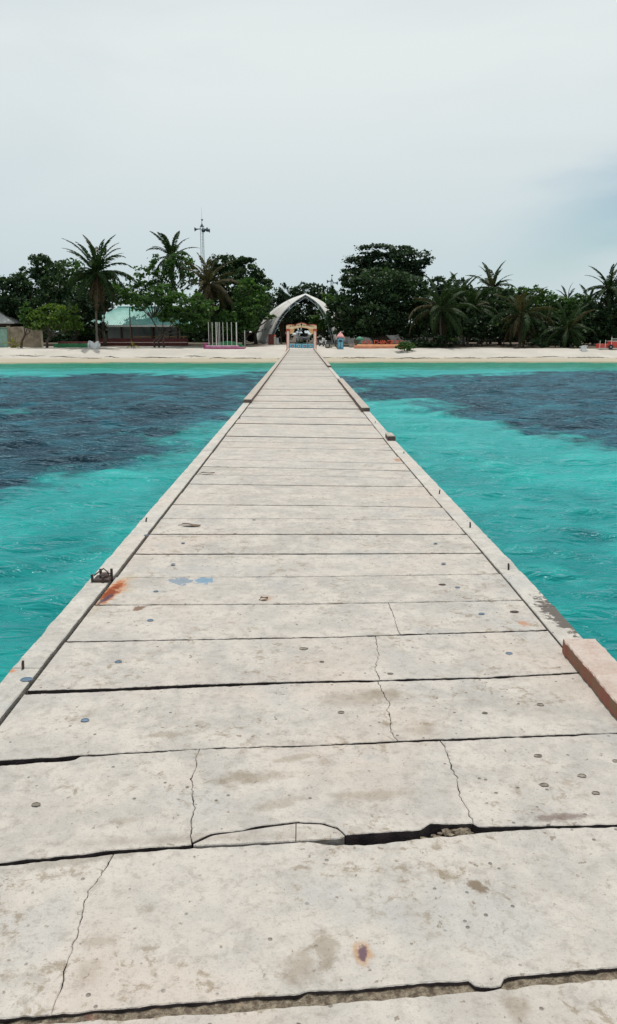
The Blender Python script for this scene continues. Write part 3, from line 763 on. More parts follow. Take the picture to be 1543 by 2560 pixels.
simple('gate_cream', (0.80, 0.60, 0.40), 0.7, 0.10, 3)
simple('lettering_brown', (0.17, 0.075, 0.035), 0.7, 0.2, 5)
simple('sky_blue_paint', (0.17, 0.42, 0.54), 0.6, 0.15, 2.5)
simple('deep_blue_paint', (0.045, 0.16, 0.25), 0.6, 0.2, 3)
simple('dark_paint', (0.02, 0.035, 0.04), 0.6, 0.2, 5)
simple('rose_paint', (0.62, 0.30, 0.30), 0.7, 0.15, 4)
simple('orange_ledge', (0.60, 0.25, 0.15), 0.7, 0.15, 2)
simple('letter_red', (0.46, 0.085, 0.05), 0.6, 0.15, 4)
simple('black_rubber', (0.018, 0.018, 0.020), 0.7, 0.2, 8)
simple('dark_metal', (0.05, 0.055, 0.06), 0.45, 0.2, 6, spec=0.5)
simple('galvanised', (0.30, 0.34, 0.36), 0.45, 0.12, 6, metal=0.4)
simple('horn_blue', (0.07, 0.11, 0.14), 0.5, 0.2, 6)
simple('glass_dark', (0.02, 0.025, 0.03), 0.1, 0.1, 2, spec=0.6, bump=0.0)
simple('vehicle_white', (0.70, 0.70, 0.69), 0.3, 0.05, 2, spec=0.5, bump=0.0)
simple('sack_white', (0.60, 0.61, 0.62), 0.75, 0.12, 4)
simple('box_beige', (0.45, 0.39, 0.30), 0.85, 0.15, 3)
simple('pot_clay', (0.12, 0.085, 0.07), 0.85, 0.2, 3)
simple('bark', (0.085, 0.066, 0.052), 0.95, 0.4, 9, bump=0.8)
simple('palm_bark', (0.125, 0.105, 0.088), 0.95, 0.35, 9, bump=0.8)
simple('seaweed', (0.055, 0.04, 0.026), 0.9, 0.4, 9, bump=0.8)
simple('rope_white', (0.5, 0.5, 0.48), 0.8, 0.1, 9)
t = NT('membrane'); p = t.coord()
d_ = t.noise(p, 0.9, 5, 0.6)
c = t.mix(t.step(d_, 0.35, 0.7), (0.50, 0.50, 0.485), (0.62, 0.62, 0.60))
b1 = t.n('ShaderNodeBsdfDiffuse'); t.l(c, b1.inputs['Color']); b2 = t.n('ShaderNodeBsdfTranslucent'); b2.inputs['Color'].default_value = (0.45, 0.45, 0.42, 1)
ms = t.n('ShaderNodeMixShader'); ms.inputs[0].default_value = 0.12; t.l(b1.outputs[0], ms.inputs[1]); t.l(b2.outputs[0], ms.inputs[2]); t.l(ms.outputs[0], t.out.inputs['Surface'])
foliage('leaf_dark', (0.018, 0.036, 0.018), (0.034, 0.066, 0.026), (0.085, 0.12, 0.035), 0.25)
foliage('leaf_green', (0.026, 0.064, 0.018), (0.060, 0.125, 0.030), (0.15, 0.20, 0.05), 0.36)
foliage('leaf_bright', (0.040, 0.085, 0.018), (0.095, 0.155, 0.030), (0.23, 0.25, 0.05), 0.40)
foliage('leaf_far', (0.020, 0.040, 0.024), (0.034, 0.062, 0.032), (0.06, 0.09, 0.038), 0.2)
foliage('palm_green', (0.010, 0.024, 0.010), (0.024, 0.045, 0.016), (0.085, 0.09, 0.035), 0.25, 0.5, 0.06)
foliage('palm_dry', (0.030, 0.030, 0.016), (0.062, 0.055, 0.028), (0.17, 0.13, 0.065), 0.25, 0.6, 0.06)
foliage('palm_dead', (0.040, 0.028, 0.018), (0.075, 0.052, 0.030), (0.16, 0.10, 0.05), 0.15, 0.7, 0.06)
foliage('leaf_yellow', (0.10, 0.12, 0.02), (0.20, 0.20, 0.03), (0.34, 0.20, 0.05), 0.3)

def text_mesh(s, size, depth, mat):
    cu = bpy.data.curves.new('lettering', 'FONT'); cu.body = s; cu.size = size; cu.extrude = depth; cu.align_x = 'CENTER'; cu.offset = size*0.018
    o = bpy.data.objects.new('lettering', cu); COL.objects.link(o)
    me = bpy.data.meshes.new_from_object(o.evaluated_get(bpy.context.evaluated_depsgraph_get()))
    bpy.data.objects.remove(o); me.materials.clear(); me.materials.append(mat)
    me.transform(Matrix.Rotation(R(90), 4, 'X'))
    return me

# ================================================================ WELCOME GATE
GY = 85.2
def pz(px, py): q = P(px, py, GY); return q.x, q.z
gx0 = pz(720.5, 870)[0]; gx1 = pz(787.5, 870)[0]; gzb = gz(0, GY) - 0.02
gate = thing('welcome_gate', ((gx0+gx1)/2, GY, gzb), 'pink and orange welcome gate with scalloped sign board at the end of the jetty', 'gate')
ztop = pz(0, 823)[1]
for xx in (gx0, gx1):
    m = MB(); m.bevbox(xx-0.145, xx+0.145, GY-0.14, GY+0.14, gzb+0.22, ztop, 0.02)
    pl = m.build('pillar', MATS['gate_pink'], gate)
    for s_ in (-1, 1): MB().box(xx+s_*0.152-0.022, xx+s_*0.152+0.022, GY-0.15, GY+0.15, gzb+0.2, ztop-0.002).build('edge_strip', MATS['gate_red'], pl)
    m = MB(); pr_ = [(0.30, -0.05), (0.30, 0.05), (0.22, 0.14), (0.185, 0.26)]
    o = []; 
    for r_, z_ in pr_: o += [(xx-r_, GY-r_, gzb+z_), (xx+r_, GY-r_, gzb+z_), (xx+r_, GY+r_, gzb+z_), (xx-r_, GY+r_, gzb+z_)]
    m.add(o, [(4*i+k, 4*i+(k+1) % 4, 4*i+4+(k+1) % 4, 4*i+4+k) for i in range(3) for k in range(4)] + [(12, 13, 14, 15)])
    m.build('plinth', MATS['gate_red'], pl)
    m = MB(); m.box(xx-0.20, xx+0.20, GY-0.18, GY+0.18, ztop-0.21, ztop+0.04); m.build('capital', MATS['gate_red'], pl)
def hump(x0, x1, zb, h, n=14): return [(x0+(x1-x0)*i/n, zb + h*math.sin(math.pi*i/n)**0.62) for i in range(n+1)]
bx0, bx1 = gx0-0.19, gx1+0.19; zc = pz(0, 816)[1]; zp = pz(0, 810)[1]; zm = pz(0, 813.5)[1]
W3 = (bx1-bx0)
a_, b_ = bx0 + W3*0.30, bx1 - W3*0.30
top = hump(bx0, a_, zm-0.02, zp-zm-0.05) ; top = [(x, max(z, zm-0.02)) for x, z in top] + hump(a_, b_, zm, zp-zm+0.10)[1:] + hump(b_, bx1, zm-0.02, zp-zm-0.05)[1:]
zu = pz(0, 823)[1]; zar = pz(0, 819.6)[1] 
under_ = [(bx1, zu)]
xi0, xi1 = gx0+0.50, gx1-0.50
n = 20
under_ += [(xi1 + (xi0-xi1)*i/n, zu + (zar-zu+0.05)*math.sin(math.pi*i/n)) for i in range(n+1)] + [(bx0, zu)]
board = MB().prism(under_[::-1] + top[::-1], GY-0.10, GY+0.10).build('sign_board', MATS['gate_cream'], gate)
rim = [(x, GY-0.105, z) for x, z in top]
MB().tube(rim, 0.035, 6).build('board_rim', MATS['gate_red'], board)
MB().tube([(x, GY-0.105, z) for x, z in under_], 0.030, 6).build('board_rim', MATS['gate_orange'], board)
# worn lettering in two words either side of a round emblem, too small to read
lr = random.Random(4)
def arch_z(x):
    u_ = (x - gx0) / (gx1 - gx0); return (zu + zm)/2 + 0.06 + 0.16*math.sin(math.pi*u_)
for (u0, u1, k) in ((0.07, 0.44, 13), (0.56, 0.95, 11)):
    for i in range(k):
        if (k == 13 and i in (2, 9)): continue
        x_ = gx0 + (gx1-gx0)*(u0 + (u1-u0)*(i+0.5)/k); z_ = arch_z(x_); h_ = 0.12
        m = MB(); m.box(x_-0.035, x_-0.012, GY-0.115, GY-0.095, z_-h_/2, z_+h_/2)
        if lr.random() < 0.7: m.box(x_+0.012, x_+0.035, GY-0.1155, GY-0.095, z_-h_/2, z_+h_/2)
        m.box(x_-0.0345, x_+0.0345, GY-0.117, GY-0.094, z_ + lr.choice([-h_/2, 0, h_/2-0.024]), z_ + 0.024 + lr.choice([-h_/2, 0, h_/2-0.03]))
        m.build('sign_letter', MATS['lettering_brown'], board)
xm = (gx0+gx1)/2
m = MB(); m.tube([(xm, GY-0.13, arch_z(xm)+0.07), (xm, GY-0.09, arch_z(xm)+0.07)], 0.10, 12); em = m.build('emblem', MATS['dark_paint'], board)
MB().box(xm-0.03, xm+0.03, GY-0.135, GY-0.09, arch_z(xm)-0.12, arch_z(xm)+0.0).build('emblem_stem', MATS['dark_paint'], em)
for xx, s_ in ((gx0+0.17, 1), (gx1-0.17, -1)):
    rr = 0.52; pl_ = [(xx, zu), (xx, zu-rr)] + [(xx + s_*rr*math.sin(R(a)), zu - rr*math.cos(R(a))) for a in range(10, 91, 8)]
    MB().prism(pl_ if s_ > 0 else pl_[::-1], GY-0.085, GY+0.085).build('corner_bracket', MATS['gate_orange'], gate)

# blue painted planter seat just behind the gate
by = 90.0
q0 = P(724, 868, by); q1 = P(785, 868, by); zb = gz(0, by)
pln = thing('planter_seat', ((q0.x+q1.x)/2, by, zb), 'low sky blue planter with round motifs standing behind the welcome gate', 'planter')
wseg = (q1.x-q0.x)/4
for k in range(4):
    xa = q0.x + wseg*k
    pnl = MB().bevbox(xa+0.02, xa+wseg-0.02, by, by+0.5, zb-0.05, zb+0.46, 0.02).build('panel', MATS['sky_blue_paint'], pln)
    m = MB(); m.tube([(xa+wseg/2, by-0.025, zb+0.21), (xa+wseg/2, by+0.01, zb+0.21)], 0.15, 14); mo = m.build('round_motif', MATS['deep_blue_paint'], pnl)
    MB().tube([(xa+wseg/2, by-0.035, zb+0.21), (xa+wseg/2, by+0.01, zb+0.21)], 0.075, 12).build('motif_center', MATS['rose_paint' if k in (0, 2) else 'vehicle_white'], mo)
for k in range(5): MB().box(q0.x+wseg*k-0.035, q0.x+wseg*k+0.035, by-0.02, by+0.52, zb-0.05, zb+0.50).build('divider', MATS['deep_blue_paint'], pln)

# ================================================================ ARCHED MEMBRANE CANOPY
TYF, TYB = 103.0, 109.5
fin = [(668,864),(681,833),(693,806),(708,782),(734,757),(764,737),(793,757),(812,782),(824,808),(832,834),(838,864)]
fout = [(634,856),(645,830),(657,803),(683,775),(722,750),(764,734.5),(806,754),(836,782),(852,806),(860,832),(868,856)]
def resample(pp, n):
    pp = [Vector(x) for x in pp]
    mid = len(pp)//2; out = []
    for part in (pp[:mid+1], pp[mid:]):
        for i in range(n):
            u_ = i/n*(len(part)-1); k = int(u_); f_ = u_-k
            p0, p1, p2, p3 = part[max(k-1, 0)], part[k], part[k+1], part[min(k+2, len(part)-1)]
            out.append(0.5*((2*p1) + (p2-p0)*f_ + (2*p0-5*p1+4*p2-p3)*f_*f_ + (3*p1-3*p2+p3-p0)*f_**3))
    return out + [pp[-1]]
A = resample([P(x, y, TYF) for x, y in fin], 14); B = resample([P(x, y, TYB) for x, y in fout], 14)
tent = thing('arched_canopy', (P(764, 860, TYF).x, TYF, gz(0, TYF)), 'tall white pointed tent canopy arching over the path behind the gate', 'canopy')
m = MB(); v = []; f = []; NS = 7
for a_, b_ in zip(A, B):
    for s_ in range(NS):
        u_ = s_/(NS-1); q_ = a_.lerp(b_, u_); sag = 0.28*math.sin(math.pi*u_)
        cen = Vector((tent.location.x, q_.y, 3.0)); q_ = q_ - (q_-cen).normalized()*sag
        v.append(q_)
for i in range(len(A)-1):
    for s_ in range(NS-1): f.append((i*NS+s_, i*NS+s_+1, (i+1)*NS+s_+1, (i+1)*NS+s_))
m.add(v, f)
fab = m.build('membrane', MATS['membrane'], tent, True)
so = fab.modifiers.new('thickness', 'SOLIDIFY'); so.thickness = 0.02
MB().tube([(p_.x, p_.y-0.05, p_.z) for p_ in A], 0.06, 8).build('front_arch', MATS['galvanised'], tent, True)
A2 = [p_ + (Vector((tent.location.x, p_.y, 3.0)) - p_).normalized()*0.32 + Vector((0, -0.10, 0)) for p_ in A]
MB().tube(A2, 0.045, 8).build('inner_arch', MATS['galvanised'], tent, True)
m = MB()
for i in range(0, len(A)-1): m.tube([A[i] + Vector((0, -0.05, 0)), A2[i+1]], 0.022, 5)
m.build('lattice', MATS['galvanised'], tent)
simple('seam_grey', (0.42, 0.42, 0.41), 0.7, 0.1, 4)
for i in range(3, len(A)-3, 4):
    MB().tube([Vector(v[i*NS+s_]) + Vector((0, -0.02, 0.03)) for s_ in range(NS)], 0.022, 5).build('seam', MATS['seam_grey'], fab)
MB().tube([(p_.x, p_.y+0.05, p_.z) for p_ in B], 0.06, 8).build('rear_arch', MATS['galvanised'], tent, True)
for i_, p_ in ((0, A[0]), (1, A[-1]), (2, B[0]), (3, B[-1])):
    MB().bevbox(p_.x-0.25, p_.x+0.25, p_.y-0.25, p_.y+0.25, gz(p_.x, p_.y)-0.2, gz(p_.x, p_.y)+0.12, 0.03).build('footing', MATS['beam_concrete'], tent)

# ================================================================ TEAL-ROOFED PAVILION
HY = 99.0
e0 = P(207, 813, HY); e1 = P(480, 820, HY); ze = e0.z
r0 = P(296, 768, HY+3.6); r1 = P(392, 768, HY+3.6); zrg = r0.z
pav = thing('pavilion', ((e0.x+e1.x)/2, HY+3.6, gz(0, HY)), 'open sided pavilion with ribbed teal hip roof behind the leafy trees', 'pavilion')
yb_ = HY + 7.2
m = MB(); v = []; f = []
nr = 44
for i in range(nr*2+1):                       # front slope, ribbed sheet
    u_ = i/(nr*2); xe = e0.x + (e1.x-e0.x)*u_; xr_ = r0.x + (r1.x-r0.x)*u_; b_ = 0.045 if i % 2 else 0.0
    v += [(xe, HY, ze + b_), (xr_, HY+3.6, zrg + b_)]
f += [(2*i, 2*i+2, 2*i+3, 2*i+1) for i in range(nr*2)]
m.add(v, f)
m.add([(e1.x, HY, ze), (e1.x, yb_, ze), (r1.x, HY+3.6, zrg)], [(0, 1, 2)])
m.add([(e0.x, yb_, ze), (e0.x, HY, ze), (r0.x, HY+3.6, zrg)], [(0, 1, 2)])
m.add([(e1.x, yb_, ze), (e0.x, yb_, ze), (r0.x, HY+3.6, zrg), (r1.x, HY+3.6, zrg)], [(0, 1, 2, 3)])
rf = m.build('roof', MATS['teal_roof'], pav)
MB().tube([(r0.x-0.1, HY+3.6, zrg+0.03), (r1.x+0.1, HY+3.6, zrg+0.03)], 0.10, 8).build('ridge_cap', MATS['teal_roof'], rf)
MB().box(e0.x-0.05, e1.x+0.05, HY-0.10, HY-0.02, ze-0.20, ze+0.03).build('fascia', MATS['white_paint'], rf)
zf = gz(0, HY+2)
MB().box(e0.x+1.5, P(452, 830, yb_).x, yb_-0.7, yb_-0.5, zf-0.1, ze-0.12).build('back_wall', MATS['white_wall'], pav)
for px in (250, 304, 328, 381, 408, 445):
    q_ = P(px, 830, HY+0.9); MB().box(q_.x-0.12, q_.x+0.12, HY+0.8, HY+1.04, zf-0.1, ze-0.15).build('post', MATS['brown_wood'], pav)
wl_ = MB().box(P(246, 850, HY+0.3).x, e1.x-0.6, HY+0.3, HY+0.55, zf-0.2, zf+0.85).build('low_wall', MATS['red_paint'], pav)
MB().box(P(246, 850, HY+0.3).x+0.02, e1.x-0.62, HY+0.26, HY+0.298, zf+0.30, zf+0.38).build('painted_stripe', MATS['gate_pink'], wl_)
MB().box(P(325, 850, HY+0.3).x, e1.x-0.9, HY+1.3, HY+1.7, zf+1.0, zf+1.08).build('bench', MATS['gate_orange'], pav)
# slim pole in front of it, palms at its foot come later
q_ = P(329, 866, 90.5); zt_ = P(329, 768, 90.5).z
tag(MB().tube([(q_.x, 90.5, gz(q_.x, 90.5)-0.2), (q_.x-0.03, 90.5, zt_*0.6), (q_.x, 90.5, zt_)], [0.075, 0.07, 0.06], 8).build('wooden_pole', MATS['brown_wood']), 'slim dark upright pole in front of the teal roof', 'pole')

# ================================================================ FAR LEFT: WALLS AND HOUSES
wy = 92.0
def wall(px0, px1, py_top, y_, mat, label, name='garden_wall', slope=0.0, th=0.2):
    a_ = P(px0, py_top, y_); b_ = P(px1, py_top, y_); zb = gz(a_.x, y_) - 0.3
    nseg = 10; v = []; rr = random.Random(px0)
    pts = [(a_.x, zb), (b_.x, zb)] + [(b_.x + (a_.x-b_.x)*i/nseg, a_.z + slope*(1-i/nseg) + rr.uniform(-0.04, 0.04)) for i in range(nseg+1)]
    th_ = thing(name, ((a_.x+b_.x)/2, y_, zb+0.3), label, 'wall')
    MB().prism(pts, y_, y_+th).build('masonry', mat, th_)
    return th_, a_, b_
w1, a_, b_ = wall(-60, 16, 822, wy-1, MATS['sea_green_paint'], 'low sea green painted wall at the left edge of the beach')
MB().bevbox(a_.x, b_.x, wy-1.06, wy-0.78, a_.z+0.05, a_.z+0.14, 0.02).build('coping', MATS['sea_green_paint'], w1)
w2, a_, b_ = wall(17, 61, 817, wy, MATS['old_wall'], 'weathered tan masonry wall behind the leaning trunk and young palm')
MB().box(a_.x, a_.x+0.3, wy-0.06, wy+0.26, gz(a_.x, wy)-0.3, a_.z+0.1).build('pier', MATS['old_wall'], w2)
w3, a_, b_ = wall(63, 101, 822, wy-0.4, MATS['old_wall'], 'stained brown wall section with pale right edge near small tree', slope=0.05)
MB().box(b_.x, b_.x+0.14, wy-0.46, wy-0.14, gz(b_.x, wy)-0.3, b_.z+0.02).build('end_post', MATS['box_beige'], w3)
MB().box(a_.x+0.2, b_.x+0.1, wy-0.5, wy-0.1, b_.z+0.06, b_.z+0.17).build('coping', MATS['brown_wood'], w3)
hy_ = 99.0
ho = thing('house', (P(-20, 830, hy_).x, hy_+3, gz(0, hy_)), 'house with pale grey pitched roof at the far left edge', 'house')
ea = P(36, 807, hy_); ap = P(-30, 762, hy_+3)
m = MB(); x0_ = ea.x-8
m.add([(x0_, hy_, ea.z), (ea.x, hy_, ea.z), (ap.x, hy_+3, ap.z), (x0_+2, hy_+3, ap.z), (x0_, hy_+6, ea.z), (ea.x, hy_+6, ea.z)], [(0,1,2,3), (1,5,2), (5,4,3,2), (4,0,3)])
rf = m.build('roof', MATS['grey_roof'], ho); so = rf.modifiers.new('thickness', 'SOLIDIFY'); so.thickness = 0.12
MB().box(x0_+0.5, ea.x-0.7, hy_+0.8, hy_+5.2, gz(0, hy_)-0.2, ea.z-0.05).build('walls', MATS['brown_wood'], ho)
h2y = 106.0
a_ = P(30, 813, h2y); b_ = P(56, 786, h2y)
sh = thing('shed', ((a_.x+b_.x)/2, h2y+1, gz(0, h2y)), 'small white shed with pale mint roof behind the grey roofed house', 'shed')
MB().box(a_.x-0.3, b_.x-0.2, h2y+0.3, h2y+2.4, gz(0, h2y)-0.2, P(0, 800, h2y).z).build('walls', MATS['white_paint'], sh)
simple('mint_roof', (0.52, 0.62, 0.59), 0.6, 0.1, 2)
MB().prism([(a_.x-0.4, P(0, 802, h2y).z), (b_.x, P(0, 802, h2y).z), (b_.x-0.05, b_.z), (a_.x+0.5, b_.z)], h2y, h2y+2.6).build('roof', MATS['mint_roof'], sh)
MB().tube([P(28, 774, h2y-3), P(43, 784, h2y-3)], 0.03, 5).build('roof_rod', MATS['galvanised'], sh)
gy_ = 91.0
a_ = P(133, 858, gy_); b_ = P(243, 858, gy_)
gb2 = thing('garden_bed', ((a_.x+b_.x)/2, gy_, gz(a_.x, gy_)), 'long low green edged bed with reddish top left of the pavilion', 'planter')
zz = gz(a_.x, gy_)
MB().bevbox(a_.x, b_.x, gy_, gy_+1.2, zz-0.2, zz+0.42, 0.04).build('bed_wall', MATS['green_paint'], gb2)
MB().bevbox(a_.x+0.5, b_.x+0.1, gy_+0.15, gy_+1.3, zz+0.40, zz+0.62, 0.04).build('bed_top', MATS['red_paint'], gb2)
# crumpled white sack on the sand
q_ = P(236, 866, 88.5); sk = thing('crumpled_sack', (q_.x, 88.5, gz(q_.x, 88.5)), 'crumpled white sack lying on the sand below the tall palm', 'sack')
bm = bmesh.new(); bmesh.ops.create_icosphere(bm, subdivisions=4, radius=1.0)
for vt in bm.verts:
    c0 = vt.co.copy(); w_ = 1 + 0.20*fbm(c0.x*1.7, c0.y*1.7, c0.z*1.7) + 0.08*fbm(c0.x*5, c0.y*5, c0.z*5)
    notch = 0.30*math.exp(-((c0.x-0.05)/0.28)**2) if c0.z > 0.2 else 0
    horn = 0.22*math.exp(-((c0.x+0.75)/0.22)**2) if c0.z > 0 else 0
    vt.co = Vector((c0.x*0.70*w_, c0.y*0.45*w_, max(-0.05, c0.z*(0.62-notch+horn)*w_ + 0.24)))
    vt.co += Vector((q_.x, 88.5, gz(q_.x, 88.5)))
me_ = bpy.data.meshes.new('sack_body'); bm.to_mesh(me_); bm.free(); me_.materials.append(MATS['sack_white']); link('sack_body', me_, sk)
MB().tube([(q_.x-0.45, 88.1, sk.location.z+0.1), (q_.x-0.36, 88.08, sk.location.z+0.45), (q_.x-0.42, 88.2, sk.location.z+0.85)], 0.02, 6).build('sack_seam', MATS['dark_metal'], sk)

# ================================================================ FLAGPOLE PLATFORM
fy = 87.5
a_ = P(510, 872, fy); b_ = P(588, 872, fy); c_ = P(612, 872, fy); zz = gz(a_.x, fy)
fp = thing('flag_platform', ((a_.x+c_.x)/2, fy, zz), 'magenta stepped platform carrying a row of white poles', 'platform')
zt_ = P(0, 862, fy).z
MB().bevbox(a_.x, c_.x, fy, fy+2.2, zz-0.2, zz+0.16, 0.02).build('lower_step', MATS['magenta_paint'], fp)
MB().bevbox(a_.x+0.06, b_.x+0.25, fy+0.35, fy+2.0, zz+0.155, zz+0.34, 0.02).build('upper_step', MATS['faded_pink'], fp)
MB().bevbox(a_.x-0.04, a_.x+0.12, fy-0.03, fy+2.3, zz-0.2, zz+0.62, 0.03).build('end_wall', MATS['magenta_paint'], fp)
for px, r_ in [(522.6,0.030),(531.8,0.030),(541.5,0.052),(546,0.028),(550,0.028),(558.5,0.030),(569,0.030),(579.7,0.034),(592,0.068)]:
    yy = fy + 1.1 + 0.3*math.sin(px); q_ = P(px, 860, yy); zt2 = P(px, 805.5, yy).z
    nm_ = {522.6: 'left end', 592: 'thick'}.get(px, '')
    MB().tube([(q_.x, yy, zz+0.1), (q_.x, yy, zt2)], r_, 8).build('flagpole', MATS['white_paint'], fp)
my = 93.0
a_ = P(510, 855, my); b_ = P(560, 855, my); c_ = P(610, 858, my)
gm_ = thing('green_mound', ((a_.x+c_.x)/2, my, gz(a_.x, my)), 'low rounded green painted mound behind the row of white poles', 'mound')
prof = [(a_.x, gz(a_.x, my)-0.1), (c_.x, gz(a_.x, my)-0.1)] + [(c_.x + (a_.x-c_.x)*i/16, gz(a_.x, my) + 0.05 + 0.62*math.sin(math.pi*min(1, (i/16)**0.8))) for i in range(17)]
MB().prism(prof, my, my+1.0).build('mound_body', MATS['green_paint'], gm_)
# lamp post, gate-side post
ly = 94.0; q_ = P(612.5, 863, ly); zt2 = P(612, 826, ly).z
lp = thing('lamp_post', (q_.x, ly, gz(q_.x, ly)), 'thin pale lamp post with side arm between white poles and canopy', 'lamp post')
MB().tube([(q_.x, ly, gz(q_.x, ly)-0.1), (q_.x, ly, zt2)], 0.045, 8).build('post', MATS['white_paint'], lp)
la = P(626, 829, ly)
MB().tube([(q_.x, ly, zt2-0.1), (la.x, ly, la.z+0.08)], 0.022, 6).build('arm', MATS['dark_metal'], lp)
MB().lathe((la.x, ly, la.z-0.1), [(0.16, 0), (0.15, 0.05), (0.05, 0.14)], 12).build('lamp_head', MATS['white_paint'], lp)
# kiosk with red side inside the canopy mouth
ky = 101.0; a_ = P(669, 863, ky); b_ = P(697, 863, ky); zz = gz(a_.x, ky)
ki = thing('kiosk', ((a_.x+b_.x)/2, ky, zz), 'small dark red kiosk with pale corner post at left foot of canopy', 'kiosk')
MB().box(a_.x+0.1, b_.x-0.35, ky, ky+1.4, zz-0.1, zz+1.35).build('body', MATS['red_paint'], ki)
MB().box(P(685, 860, ky).x, P(690, 860, ky).x, ky-0.1, ky+0.1, zz-0.1, zz+1.05).build('corner_post', MATS['box_beige'], ki)
MB().lathe((P(687.5, 845, ky).x, ky, zz+1.05), [(0.14, 0), (0.15, 0.1), (0.05, 0.22)], 10).build('post_cap', MATS['gate_red'], ki)
MB().box(P(691, 860, ky).x, P(697, 860, ky).x, ky-0.05, ky+0.3, zz-0.1, zz+0.9).build('side_panel', MATS['galvanised'], ki)

# ================================================================ BLUE PAINTED POST WITH ROSE CAP
sy = 87.0; a_ = P(843.5, 874, sy); b_ = P(859, 874, sy); zz = gz(a_.x, sy); zt2 = P(0, 844, sy).z; xm = (a_.x+b_.x)/2
bp = thing('painted_pillar', (xm, sy, zz), 'sky blue pillar painted with a dark palm tree under a rose cap', 'pillar')
hw = (b_.x-a_.x)/2
MB().bevbox(a_.x, b_.x, sy, sy+0.6, zz-0.15, zt2, 0.03).build('pillar_body', MATS['deep_blue_paint'], bp)
fr_ = MB().prism([(xm-hw*0.82, zz+0.05), (xm+hw*0.82, zz+0.05)] + [(xm+hw*0.82*math.cos(R(a)), zt2-0.22 + 0.16*math.sin(R(a))) for a in range(0, 181, 15)], sy-0.012, sy+0.01).build('painted_face', MATS['sky_blue_paint'], bp)
m = MB(); m.tube([(xm-0.02, sy-0.016, zz+0.12), (xm+0.03, sy-0.016, zz+0.5), (xm, sy-0.016, zz+0.85)], 0.022, 6)
for a in range(-20, 201, 22):
    m.tube([(xm, sy-0.018, zz+0.85), (xm+0.14*math.cos(R(a)), sy-0.018, zz+0.87+0.13*math.sin(R(a))), (xm+0.235*math.cos(R(a)), sy-0.018, zz+0.80+0.15*math.sin(R(a)))], [0.035, 0.042, 0.008], 5)
m.tube([(xm-0.16, sy-0.016, zz+0.12), (xm, sy-0.016, zz+0.16), (xm+0.16, sy-0.016, zz+0.12)], 0.02, 5)
m.build('palm_painting', MATS['dark_paint'], fr_)
cp_ = MB().lathe((xm, sy+0.3, zt2), [(0.46, 0), (0.48, 0.06), (0.36, 0.20), (0.24, 0.38), (0.12, 0.48), (0.06, 0.60), (0.0, 0.66)], 16).build('cap', MATS['rose_paint'], bp, True)

# ================================================================ LETTER SIGN ON ITS LEDGE
dy = 89.0; a_ = P(886, 872, dy); b_ = P(1006, 872, dy); zz = gz(a_.x, dy)
led = thing('letter_sign', ((a_.x+b_.x)/2, dy, zz), 'row of red standing letters on a long orange ledge right of the gate', 'sign')
base = MB().bevbox(a_.x, b_.x, dy, dy+1.1, zz-0.25, zz+0.30, 0.05).build('ledge', MATS['orange_ledge'], led)
MB().bevbox(a_.x+0.35, b_.x-0.1, dy+0.25, dy+1.0, zz+0.295, zz+0.42, 0.03).build('ledge_top', MATS['gate_orange'], base)
txt = 'ADh.DHANGETHI'; px = 909.5
for ch in txt:
    q_ = P(px, 860, dy+0.6)
    if ch == '.': me_ = text_mesh(ch, 0.62, 0.03, MATS['letter_red'])
    else: me_ = text_mesh(ch, 0.70, 0.03, MATS['letter_red'])
    o = link('letter', me_, led); o.location = (0, 0, 0)
    o.matrix_parent_inverse = Matrix.Identity(4); o.location = Vector((q_.x, dy+0.55, zz+0.42)) - led.location
    px += 5.2 if ch == '.' else 8.4
# beige block, pots and stone by the pillar
ey = 90.5; a_ = P(814, 866, ey); b_ = P(831, 866, ey); zz = gz(a_.x, ey)
bb = thing('block_wall', ((a_.x+b_.x)/2, ey, zz), 'short beige block wall between the gate and the blue pillar', 'wall')
MB().bevbox(a_.x, b_.x, ey+0.05, ey+0.45, zz-0.2, zz+0.78, 0.02).build('blockwork', MATS['box_beige'], bb)
MB().bevbox(a_.x-0.05, a_.x+0.16, ey, ey+0.5, zz-0.2, zz+0.84, 0.02).build('end_pier', MATS['white_paint'], bb)
q_ = P(880, 868, 91.5); zz = gz(q_.x, 91.5)
tag(MB().lathe((q_.x, 91.5, zz-0.05), [(0.24, 0), (0.36, 0.38), (0.40, 0.42), (0.40, 0.50), (0.33, 0.50), (0.30, 0.42)], 14).build('stone_bowl', MATS['beam_concrete']), 'pale stone bowl standing left of the orange ledge', 'bowl')
q_ = P(892, 862, 92.5); zz = gz(q_.x, 92.5)
tag(MB().bevbox(q_.x-0.3, q_.x+0.35, 92.5, 93.1, zz-0.1, zz+1.0, 0.04).build('crate_box', MATS['pot_clay']), 'tall brown box standing behind the left end of the orange ledge', 'box')
q_ = P(899, 860, 91.8); zz = gz(q_.x, 91.8)
mu_ = thing('mushroom_ornament', (q_.x, 91.8, zz), 'small green tree shaped ornament beside the first red letter', 'ornament')
simple('mint_paint', (0.07, 0.22, 0.15), 0.7, 0.15, 4)
MB().tube([(q_.x, 91.8, zz), (q_.x, 91.8, zz+0.9)], 0.12, 10).build('stem', MATS['mint_paint'], mu_)
MB().lathe((q_.x, 91.8, zz+0.85), [(0.42, 0), (0.45, 0.08), (0.36, 0.24), (0.18, 0.36), (0.0, 0.40)], 14).build('cap', MATS['mint_paint'], mu_, True)
